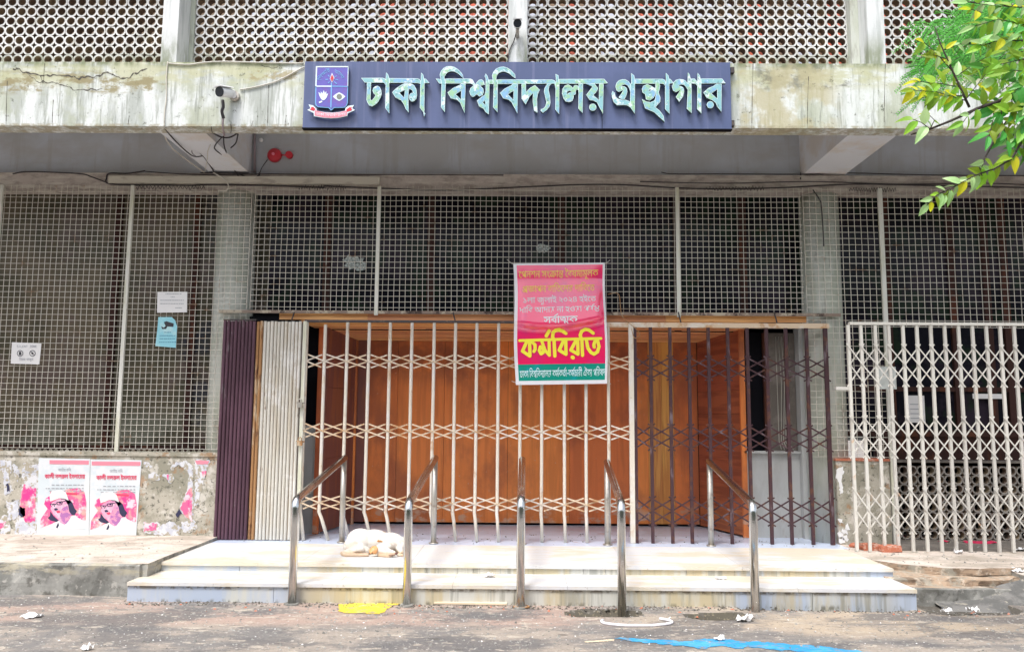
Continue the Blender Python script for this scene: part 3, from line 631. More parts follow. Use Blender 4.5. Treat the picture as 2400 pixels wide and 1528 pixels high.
gr = thing('wire_grille', 'square wire mesh over the right windows, partly behind the cream folding gate', 'grille', (5, YM, 1.3))
xp = X(2066, YM, 600)
mesh_wires(3.53, xp-.03, Z(1064, YM), ZMT, .079, YM, 3).build('wire_mesh', 'wire', gr, kind='stuff')
mesh_wires(xp+.03, 8.5, Z(752, YM)-.05, ZMT, .079, YM, 4).build('wire_mesh', 'wire', gr, kind='stuff')
MB().box(xp-.026, xp+.026, YM-.045, YM-.012, .24, ZL0+.03).build('post', 'post_white', gr)
MB().box(X(515, YM, 738), X(1968, YM, 738), YM-.04, YM-.014, Z(738, YM), Z(731, YM)).build('rail', 'old_rail', gc)
mb = MB()
for px in (690, 1062, 1390, 1590, 1815):      # ties between mesh rail and gate header
    a = P(px, 732, YM-.05); b = P(px+(-8 if px < 1000 else 6), 756, YG-.02); mb.tube([a, b], .009, 5); mb.build('tie_wire', 'dark_metal', gc); mb = MB()
# low ornamental course visible under the left mesh
mb = MB()
for k in range(74):
    x = -8.5+k*.068; z0 = ZD; z1 = zml-.005
    mb.face([(x, 10.02, z0), (x+.03, 10.02, z0), (x+.005, 10.02, z1)]); mb.face([(x+.068, 10.02, z0), (x+.063, 10.02, z1), (x+.038, 10.02, z0)])
mb.build('pierced_course', 'dado', bld)
# ---------------------------------------------------------------- folding gates
def lattice(parent, xs, levels, w, t, m, Y, tip=0., taper=0.):
    for zt, zb in levels:
        zm = (zt+zb)/2
        for i in range(len(xs)-1):
            a, b = xs[i], xs[i+1]; L_ = b-a; sl_ = (zt-zm)/L_
            tz = tip*sl_; in_ = taper
            y1, y2 = Y-.012, Y+.012
            bar('lattice_strip', (a-tip, y1, zt+tz), (b-in_, y1, zm+in_*sl_), w, t, m, parent)
            bar('lattice_strip', (a+in_, y2, zm+in_*sl_), (b+tip, y2, zt+tz), w, t, m, parent)
            bar('lattice_strip', (a+in_, y1+.004, zm-in_*sl_), (b+tip, y1+.004, zb-tz), w, t, m, parent)
            bar('lattice_strip', (a-tip, y2-.004, zb-tz), (b-in_, y2-.004, zm-in_*sl_), w, t, m, parent)
# extended white gate in the middle
gw = thing('folding_gate', 'extended folding gate with rusty cream bars, some bent at the foot, before orange plywood', 'gate', (-.3, YG, Z2))
ztop = Z(758, YG)
bx = [720, 763, 815, 866, 915, 966, 1018, 1068, 1118, 1169, 1220, 1270, 1323, 1373, 1425, 1478]
tops = [X(p, YG, 765) for p in bx]
bend = [.05, .12, .10, .09, .07, .05, .05, .04, .03, .02, .015, .01, .01, .005, 0, 0]
for x, bn in zip(tops, bend):
    wd = .021
    pts = [(x, YG, ztop-(.03 if 0 < bn > .11 else .0)), (x+.004*nz(x*3), YG, 2.0), (x+.006*nz(x*3, 5), YG, 1.2), (x, YG, .72), (x-.004, YG, .60), (x+bn*.25, YG, .52), (x+bn, YG-.01, Z2)]
    mb = MB().tube(pts, wd, 8, sm=True); mb.build('bar', 'cream', gw)
lv = [(Z(832, YG), Z(866, YG)), (Z(994, YG), Z(1030, YG)), (Z(1164, YG), Z(1198, YG))]
lattice(gw, tops, lv, .017, .006, 'cream_tan', YG-.012, tip=-.028)
MB().box(X(1474, YG, 900)-.0, X(1485, YG, 900), YG-.03, YG+.03, Z2, ztop).build('end_post', 'cream', gw)
hx = X(1340, YG, 760)
MB().box(X(715, YG, 757), hx, YG-.02, YG+.045, ztop+.002, ztop+.03).build('header_rail', 'dark_metal', gw)
MB().box(hx+.002, X(1942, YG, 762), YG-.022, YG+.047, Z(768, YG, 1640), Z(757, YG, 1640)).build('header_rail', 'cream_tan', gw)
# dark gate on the right
gd = thing('folding_gate', 'dark maroon folding gate with fishtail lattice at the right of the entrance', 'gate', (2.5, YG, Z2))
bx = [1489, 1527, 1573, 1618, 1664, 1710, 1756, 1802, 1848, 1897, 1942]
txd = [X(p, YG, 1000) for p in bx]
for i, x in enumerate(txd):
    w_ = .024 if i in (0, 10) else .019
    MB().box(x-w_, x+w_, YG-.016, YG+.016, Z2, ztop-.005).build('bar', 'maroon', gd)
lv = [(Z(836, YG), Z(884, YG)), (Z(996, YG), Z(1048, YG)), (Z(1166, YG), Z(1222, YG))]
lattice(gd, txd, lv, .018, .006, 'maroon', YG-.004, tip=.045)
# cream gate further right
YR = 9.42
g2 = thing('folding_gate', 'tall cream folding gate with tight criss-cross lattice, far right, behind two bricks', 'gate', (5, YR, ZR))
bx = [1997, 2027, 2061, 2093, 2127, 2160, 2193, 2226, 2259, 2292, 2325, 2358, 2391, 2424, 2457, 2490, 2523]
zr1 = Z(763, YR, 2200)
txr = [X(p, YR, 1000)+.0 for p in bx]
for i, x in enumerate(txr):
    MB().box(x-.0165, x+.0165, YR-.014, YR+.014, ZR+.004+(.0 if i else 0), zr1).build('bar', 'gate_white', g2)
lv = [(Z(816, YR, 2200), Z(898, YR, 2200)), (Z(984, YR, 2200), Z(1066, YR, 2200)), (Z(1152, YR, 2200), Z(1242, YR, 2200))]
lattice(g2, txr, lv, .0142, .005, 'gate_white', YR-.010, tip=.035)
MB().box(X(1990, YR, 760), txr[-1]+.1, YR-.02, YR+.04, zr1+.002, zr1+.035).build('header_rail', 'gate_white', g2)
MB().box(X(1960, YR, 912), X(1994, YR, 912), YR+.0, YR+.05, Z(914, YR, 2000), Z(906, YR, 2000)).build('bracket', 'gate_white', g2)
MB().box(X(2052, YR+.1, 890), X(2096, YR+.1, 890), YR+.05, YR+.09, Z(912, YR+.1, 2070), Z(860, YR+.1, 2070)).build('lock_plate', 'pvc', g2)
# folded leaves: upright channels packed side by side
def leaf_pack(name, label, px0, px1, n, m, ztp, loc, seed, mats_fn=None, Y=YG-.03):
    t = thing(name, label, 'gate leaf', loc); x0, x1 = X(px0, Y, 760), X(px1, Y, 760); w = (x1-x0)/n; random.seed(seed)
    for i in range(n):
        a = x0+i*w; mm = mats_fn(i) if mats_fn else m; dy = random.uniform(-.006, .006); mb = MB(); k = 5; pr = []
        for q in range(k+1):
            th = math.pi*q/k; pr.append((a+w/2-math.cos(th)*w*.445, Y+dy-math.sin(th)*w*.5))
        zb_ = Z2+.002+random.uniform(0, .006); zt_ = ztp+random.uniform(-.006, .006)
        for q in range(k):
            (xa_, ya_), (xb2, yb2) = pr[q], pr[q+1]; mb.face([(xa_, ya_, zb_), (xb2, yb2, zb_), (xb2, yb2, zt_), (xa_, ya_, zt_)], 0, True)
        mb.face([(x_, y_, zt_) for x_, y_ in pr]); mb.face([(pr[0][0], pr[0][1], zb_), (pr[0][0], pr[0][1], zt_), (pr[-1][0], pr[-1][1], zt_), (pr[-1][0], pr[-1][1], zb_)])
        mb.build('channel', mm, t)
    MB().box(x0, x1, Y+.008, Y+.05, Z2+.01, ztp-.01).build('web', 'rust' if mats_fn else 'maroon', t)
    return t, x0, x1
zl = Z(753, YG, 620)
t1, a1, b1 = leaf_pack('folded_gate_leaf', 'dark purple corrugated folded gate leaf, shut against the left column', 524, 601, 9, 'purple', zl, (-3.4, YG, Z2), 1)
MB().box(a1, b1, YG-.05, YG, zl+.006, zl+.02).build('cap_rail', 'dark_metal', t1)
t2, a2, b2 = leaf_pack('folded_gate_leaf', 'cream corrugated folded gate leaf with rusty left channels and a padlock', 602, 708, 13, 'cream_leaf', zl-.005, (-2.8, YG, Z2), 2, lambda i: 'rust' if i < 2 else 'cream_leaf')
MB().box(X(708, YG, 900), X(716, YG, 900), YG-.05, YG+.02, Z2, zl).build('edge_post', 'post_white', t2)
MB().box(b2+.002, X(709, YG, 900), YG-.03, YG+.01, Z2, zl-.02).build('gap_strip', 'dark_metal', t2)
for py, hgt in ((945, .10), (1035, .09)):
    c = P(703, py, YG-.10); lk = MB(); lk.box(c.x-.03, c.x+.03, c.y-.015, c.y+.015, c.z-hgt*.5, c.z+.01)
    pts = [(c.x-.018, c.y, c.z+.0), (c.x-.018, c.y, c.z+.04), (c.x, c.y, c.z+.055), (c.x+.018, c.y, c.z+.04), (c.x+.018, c.y, c.z)]
    lk.tube(pts, .006, 6); lk.tube([(c.x-.05, c.y+.02, c.z+.01), (c.x+.05, c.y+.02, c.z+.0)], .008, 6)
    tagged(lk.build('padlock', 'rust' if py > 1000 else 'steel_dull'), ('rusty lower padlock' if py > 1000 else 'greyish upper padlock')+' on the edge of the cream folded gate leaf', 'padlock')

# ---------------------------------------------------------------- handrails
def handrail(pf, bf, top, pb, label, splash=False, zf=0.):
    # pf: foot pixel, bf: pixel of the front bend, top: pixel of the back end of the sloping rail, pb: pixel of the back foot
    A = Pz(pf[0], pf[1], zf); yA = A.y; Bn = P(bf[0], bf[1], yA); fb = Vector((A.x, yA, zf-.03)); yb = 9.70
    Tp = P(top[0], top[1], yb); xb2 = P(pb[0], pb[1], yb).x
    t = thing('handrail', label, 'handrail', (A.x, yA, zf), 'stainless steel queue rails on the entrance steps')
    Bn = Vector((A.x, yA, Bn.z)); Tp = Vector((xb2, yb, Tp.z)); d = (Tp-Bn).normalized()
    r = .0385; bend_ = [Bn+Vector((0, 0, -.07)), Bn+Vector((0, 0, -.03))+d*.008, Bn+d*.04+Vector((0, 0, -.004)), Bn+d*.085]
    MB().tube([fb]+bend_+[Tp+d*.035], r, 20).build('front_post', 'steel', t)
    MB().tube([(xb2, yb, Z2), (xb2, yb, Tp.z-.02)], .034, 16).build('back_post', 'steel_dull', t)
    if zf > -.01: MB().tube([(A.x, yA, -.01), (A.x, yA, .02)], .06, 20).build('base_collar', 'kerb', t)
    MB().tube([(xb2, yb, Z2), (xb2, yb, Z2+.012)], .055, 20).build('floor_flange', 'steel_dull', t)
handrail((684, 1417), (690, 1172), (803, 1074), (801, 1262), 'leftmost steel queue rail, in front of the cream folded gate leaf')
handrail((953, 1420), (961, 1178), (1021, 1075), (1016, 1266), 'second steel queue rail from the left, beside the sleeping dog, its post flecked')
handrail((1220, 1425), (1222, 1172), (1228, 1078), (1223, 1270), 'middle steel queue rail, straight below the red banner')
handrail((1458, 1440), (1464, 1180), (1422, 1084), (1424, 1272), 'fourth steel queue rail, standing in the hole with the white hoop', zf=-.02)
handrail((1771, 1440), (1767, 1182), (1665, 1082), (1667, 1278), 'rightmost steel queue rail, before the dark maroon gate', zf=-.02)

# ---------------------------------------------------------------- sign board
YSB = 8.315
sb = thing('sign_board', 'long dark blue library sign board with raised teal letters on the fascia', 'sign', (0, YSB, ZB))
x0, x1 = X(712, YSB, 220), X(1713, YSB, 220); z0, z1 = Z(301, YSB, 1212), Z(146, YSB, 1212); xm = X(1411, YSB, 270)
MB().box(x0, x1, YSB, YSB+.06, z0, z1).build('panel', 'sign_blue', sb)
fr = MB(); fr.box(x0-.006, x1+.006, YSB-.004, YSB+.064, z0-.012, z0-.001); fr.box(xm-.003, xm+.003, YSB-.003, YSB-.001, z0, z0+.16); fr.build('edge_trim', 'black', sb)
for px, py in ((1716, 166), (1716, 290)): c = P(px, py, YSB+.03); MB().box(c.x-.02, c.x+.02, YSB+.01, YF-.002, c.z-.03, c.z+.03).build('bracket', 'dark_metal', sb)
S = 9.55
def circle(cx, cy, r, n=20): return [(cx+r*math.cos(2*math.pi*k/n), cy+r*math.sin(2*math.pi*k/n)) for k in range(n)]
LET = [
 (840, [[(60,415),(545,412),(590,430),(640,480),(625,570),(600,560),(575,530),(545,522),(140,520)]]),
 (840, [[(620,290),(660,330),(690,420),(692,1210),(600,1085),(610,570),(620,520),(610,440)]]),
 (840, [[(690,420),(1320,425),(1370,445),(1400,490),(1395,560),(1360,535),(1320,530),(690,525)]]),
 (840, [[(190,515),(285,515),(278,700),(270,900),(300,915),(350,860),(385,800),(340,760),(315,700),(330,640),(375,600),(430,590),(480,620),(515,700),(520,780),(490,860),(440,950),(370,1020),(300,1050),(240,1030),(200,960),(180,900),(190,700)]]),
 (840, [[(1040,530),(1170,530),(1250,580),(1300,670),(1312,800),(1295,880),(1250,930),(1200,945),(1150,910),(1132,860),(1138,800),(1175,755),(1225,745),(1200,690),(1140,655),(1125,700),(1118,880),(1125,1190),(1060,1110),(1020,1010),(960,920),(830,850),(755,735),(850,640),(960,570)],[(1040,680),(1025,860),(920,745)]]),
 (840, [[(1405,295),(1450,340),(1470,430),(1480,540),(1475,1190),(1500,1210),(1470,1280),(1450,1180),(1375,1080),(1385,560),(1395,480)]]),
 (840, [[(1470,430),(1510,435),(1590,530),(1475,530)]]),
 (1020, [[(10,430),(130,440),(140,545),(90,540)]]),
 (1020, [[(125,450),(100,340),(130,260),(190,190),(260,155),(350,150),(430,170),(510,220),(580,290),(620,350),(635,430),(560,360),(500,310),(430,275),(360,265),(290,285),(240,330),(205,390),(215,440),(235,540),(215,1180),(130,1070),(140,560)]]),
 (1020, [[(225,430),(790,430),(840,455),(890,550),(880,600),(830,560),(790,540),(235,540)]]),
 (1020, [[(575,540),(680,545),(660,1200),(600,1070),(560,970),(480,900),(350,870),(275,740),(400,640),(560,565)],[(580,700),(580,900),(455,780)]]),
 (1020, [[(880,580),(930,510),(980,460),(1040,445),(1090,490),(1110,570),(1060,580),(1010,590),(1080,660),(1085,730),(1060,800),(990,830),(950,800),(920,780),(890,820),(840,840),(790,800),(765,720),(790,640),(850,590)]]),
 (1020, [[(1130,315),(1170,370),(1200,470),(1215,560),(1200,1230),(1130,1180),(1080,1100),(980,1050),(935,920),(1020,850),(1110,790),(1130,700),(1130,430),(1105,380)],[(1110,920),(1125,1030),(1065,960)]]),
 (1020, [[(1195,455),(1290,455),(1300,550),(1205,550)]]),
 (1020, [[(1290,470),(1270,360),(1300,280),(1360,210),(1450,170),(1530,160),(1620,190),(1700,240),(1790,340),(1795,425),(1730,380),(1650,315),(1560,275),(1490,275),(1420,310),(1375,370),(1365,430),(1400,540),(1395,1185),(1295,1070),(1310,560)]]),
 (1020, [[(1745,540),(1850,545),(1840,1210),(1760,1060),(1710,960),(1640,900),(1520,870),(1450,750),(1560,650),(1700,580)],[(1755,700),(1750,910),(1630,780)]]),
 (1200, [[(-339,450),(890,450),(940,465),(985,500),(985,580),(930,545),(880,545),(-339,550)]]),
 (1200, [[(215,540),(310,540),(315,730),(400,640),(515,575),(620,680),(575,790),(560,900),(570,1190),(495,1150),(465,960),(465,860),(475,760),(400,820),(350,920),(305,1005),(215,880)]]),
 (1200, [[(790,540),(890,540),(830,600),(820,680),(850,830),(860,960),(840,1050),(780,1130),(690,1195),(640,1150),(650,1110),(700,1100),(750,1040),(770,950),(740,830),(715,720),(730,640),(770,580)]]),
 (1200, [[(975,325),(1040,360),(1045,430),(1060,560),(1055,1225),(970,1120),(975,650),(960,580),(985,500)]]),
 (1200, [[(1045,440),(2060,435),(2145,530),(2050,545),(1055,545)]]),
 (1200, [[(1180,590),(1260,560),(1330,600),(1360,640),(1400,580),(1450,575),(1490,610),(1495,700),(1450,670),(1430,700),(1425,780),(1380,800),(1380,860),(1350,930),(1280,955),(1200,940),(1150,870),(1120,760),(1130,660)],[(1220,790),(1245,765),(1290,740),(1345,740),(1290,700),(1240,720)]]),
 (1200, [[(1490,540),(1590,545),(1580,1195),(1485,1100),(1490,700)]]),
 (1200, [[(1640,540),(1850,545),(1930,650),(1880,740),(1820,800),(1880,850),(1945,910),(1950,545),(2050,545),(2035,1215),(1960,1080),(1900,960),(1820,920),(1740,910),(1660,795),(1740,690),(1800,610)]]),
 (1200, [circle(1808,1070,80)]),
 (1420, [[(565,305),(635,360),(650,450),(650,1215),(540,1060),(550,560),(570,520)]]),
 (1420, [[(555,560),(510,490),(440,450),(370,445),(290,470),(235,530),(215,610),(235,690),(280,725),(330,715),(390,685),(350,650),(345,610),(370,575),(430,560),(490,590),(530,660),(550,760)]]),
 (1420, [[(340,600),(420,605),(470,650),(480,720),(460,800),(420,890),(360,900),(285,850),(330,790),(385,700),(350,650)]]),
 (1420, [[(150,705),(200,750),(215,830),(270,880),(350,900),(430,900),(545,945),(555,1080),(480,1025),(400,1020),(250,1025),(180,960),(135,850),(130,760)]]),
 (1420, [[(645,435),(1270,435),(1320,460),(1345,510),(1330,600),(1300,555),(1250,545),(655,545)]]),
 (1420, [[(840,590),(930,555),(1010,590),(1110,650),(1110,780),(1070,860),(980,920),(900,900),(880,780),(820,740),(805,660)],[(970,680),(1000,680),(1000,705),(970,705)]]),
 (1420, [[(1120,480),(1190,480),(1215,600),(1200,680),(1180,740),(1220,850),(1215,950),(1110,1070),(1090,1060),(1100,900),(1120,780),(1105,650)]]),
 (1420, [[(805,885),(900,940),(1000,960),(1080,920),(1120,870),(1110,1070),(1200,1140),(1290,1260),(1315,1395),(1200,1290),(1080,1180),(880,1095)]]),
 (1420, [[(1340,300),(1400,360),(1420,460),(1425,1215),(1325,1110),(1325,600),(1345,510)]]),
 (1560, [[(70,430),(110,440),(180,530),(75,545)]]),
 (1560, [[(145,620),(170,520),(230,460),(310,438),(400,450),(450,480),(500,540),(560,560),(560,640),(500,690),(460,620),(410,570),(340,560),(290,590),(350,600),(400,640),(415,720),(390,830),(305,950),(230,840),(330,690),(230,730),(170,700)]]),
 (1560, [[(500,290),(540,340),(560,430),(580,560),(585,1200),(475,1105),(495,680),(490,540),(495,400)]]),
 (1560, [[(560,430),(650,430),(710,500),(705,590),(670,545),(585,540)]]),
 (1560, [[(715,300),(765,360),(785,440),(800,540),(800,1210),(705,1110),(710,700),(710,500)]]),
 (1560, [[(785,430),(1265,430),(1345,535),(800,540)]]),
 (1560, [[(1140,540),(1255,540),(1250,1175),(1160,1060),(1120,970),(1040,910),(920,860),(845,740),(960,640),(1080,590)],[(1155,670),(1155,880),(1025,760)]]),
 (1560, [circle(1000,1015,79)]),
]
def area(c): return sum(c[i][0]*c[(i+1) % len(c)][1]-c[(i+1) % len(c)][0]*c[i][1] for i in range(len(c)))/2
def inset(c, d, hole=False):
    n = len(c); sgn = 1 if area(c) > 0 else -1
    if hole: sgn = -sgn
    o = []
    for i in range(n):
        p0, p1, p2 = Vector(c[i-1]), Vector(c[i]), Vector(c[(i+1) % n]); e1 = (p1-p0).normalized(); e2 = (p2-p1).normalized()
        n1 = Vector((-e1.y, e1.x))*sgn; n2 = Vector((-e2.y, e2.x))*sgn; k = 1+n1.dot(n2); q = (n1+n2)/max(k, .45); o.append(tuple(p1+q*d))
    return o
def plane_fn(ox, oy, s, Y): return lambda x, y: tuple(P(ox+x/s, oy+y/s, Y))
for i, (ox, cts) in enumerate(LET):
    st = (i % 4)*.0012; yf = YSB-.062-st; o = MB()
    cts = [[(x, y) for x, y in c] for c in cts]
    # project every outline on one upright plane, give it a straight-backed depth
    pr = [[(lambda v: (v.x, v.z))(P(ox+x/S, 140+y/S, yf)) for x, y in c] for c in cts]
    o.prism(pr, lambda x, z: (x, yf, z), lambda x, z: (x, yf+.038, z), 1, 2)
    ins = [inset(c, .0052, k > 0) for k, c in enumerate(pr)]
    if abs(area(ins[0])) > .0008: o.tess(ins, lambda x, z: (x, yf-.0015, z), 0)
    o.build('letter_piece', ['letter_face', 'letter_lit_rim', 'letter_side'], sb)
# emblem: shield with frame, flame, flower, eye; red ribbon
em = thing_part = link('emblem', None, sb)
def flat(parent, name, m, pts_lists, Y, th=.004, ox=710, oy=140, s=9.55, side=None):
    mb = MB()
    for k, c in enumerate(pts_lists):
        c = c if isinstance(c[0][0], (tuple, list)) else [c]
        pr = [[(lambda v: (v.x, v.z))(P(ox+x/s, oy+y/s, Y)) for x, y in q] for q in c]; dy = -(k % 3)*.0004
        mb.prism(pr, lambda x, z: (x, Y+dy, z), lambda x, z: (x, Y+dy+th, z), 0, 1 if side else 0)
    return mb.build(name, [m, side] if side else m, parent)
shield = [(290,150),(1020,150),(1005,960),(985,1030),(930,1080),(700,1085),(630,1145),(570,1085),(340,1070),(285,1030),(270,960)]
flat(em, 'shield', 'emblem_cyan', [shield], YSB-.045, .03, side='letter_side')
flat(em, 'shield_field', 'emblem_violet', [inset(shield, 22)], YSB-.047, .003)
def stroke(a, b, w):
    a, b = Vector(a), Vector(b); d = (b-a).normalized(); n = Vector((-d.y, d.x))*w/2; return [tuple(a+n), tuple(b+n), tuple(b-n), tuple(a-n)]
flat(em, 'shield_frame', 'emblem_white', [stroke((290,163),(1020,163),26), stroke((305,160),(290,600),30), stroke((300,600),(640,600),26), stroke((1012,160),(1004,600),14)], YSB-.050, .004)
flat(em, 'shield_frame', 'emblem_cyan', [stroke((640,600),(1000,605),22), stroke((640,520),(625,1080),26)], YSB-.050, .004)
flat(em, 'flame', 'emblem_white', [[(650,300),(705,420),(650,520),(600,430)]], YSB-.0495, .003)
flat(em, 'flame', 'red', [[(650,335),(690,420),(650,495),(612,430)]], YSB-.052, .003)
flat(em, 'rays', 'emblem_cyan', [stroke((560,350),(595,385),18), stroke((505,450),(560,450),20), stroke((565,530),(600,500),18), stroke((760,370),(705,395),16), stroke((730,452),(790,452),16), stroke((700,500),(760,550),18)], YSB-.0495, .003)
flat(em, 'flower', 'emblem_white', [[(345,730),(400,770),(400,720),(440,760),(465,690),(490,755),(525,710),(520,775),(562,765),(530,850),(490,900),(450,915),(410,890),(370,820)], stroke((360,965),(430,935),34)], YSB-.0497, .003)
flat(em, 'eye', 'emblem_white', [[(668,830),(740,770),(810,735),(880,770),(950,830),(870,900),(810,930),(740,895)]], YSB-.0497, .003)
flat(em, 'pupil', 'grey_dot', [circle(812, 832, 60)], YSB-.052, .003)
rib = [(125,1005),(230,1030),(300,1100),(310,1150),(480,1180),(640,1190),(800,1180),(940,1150),(950,1090),(1010,1040),(1145,1020),(1105,1090),(1165,1135),(1000,1205),(995,1265),(800,1310),(640,1320),(460,1310),(245,1270),(240,1200),(95,1130),(170,1095)]
flat(em, 'ribbon', 'emblem_white', [rib], YSB-.055, .02, side='letter_side')
flat(em, 'ribbon_band', 'pink', [[(265,1135),(480,1190),(640,1200),(800,1190),(985,1140),(980,1250),(800,1295),(640,1305),(460,1295),(260,1250)]], YSB-.058, .003)
flat(em, 'ribbon_tail', 'red', [[(175,1070),(230,1060),(280,1110),(240,1150),(150,1120),(185,1100)]], YSB-.058, .003)
flat(em, 'ribbon_tail', 'red', [[(1095,1075),(1040,1070),(970,1120),(990,1170),(1060,1150),(1110,1125),(1075,1100)]], YSB-.058, .003)

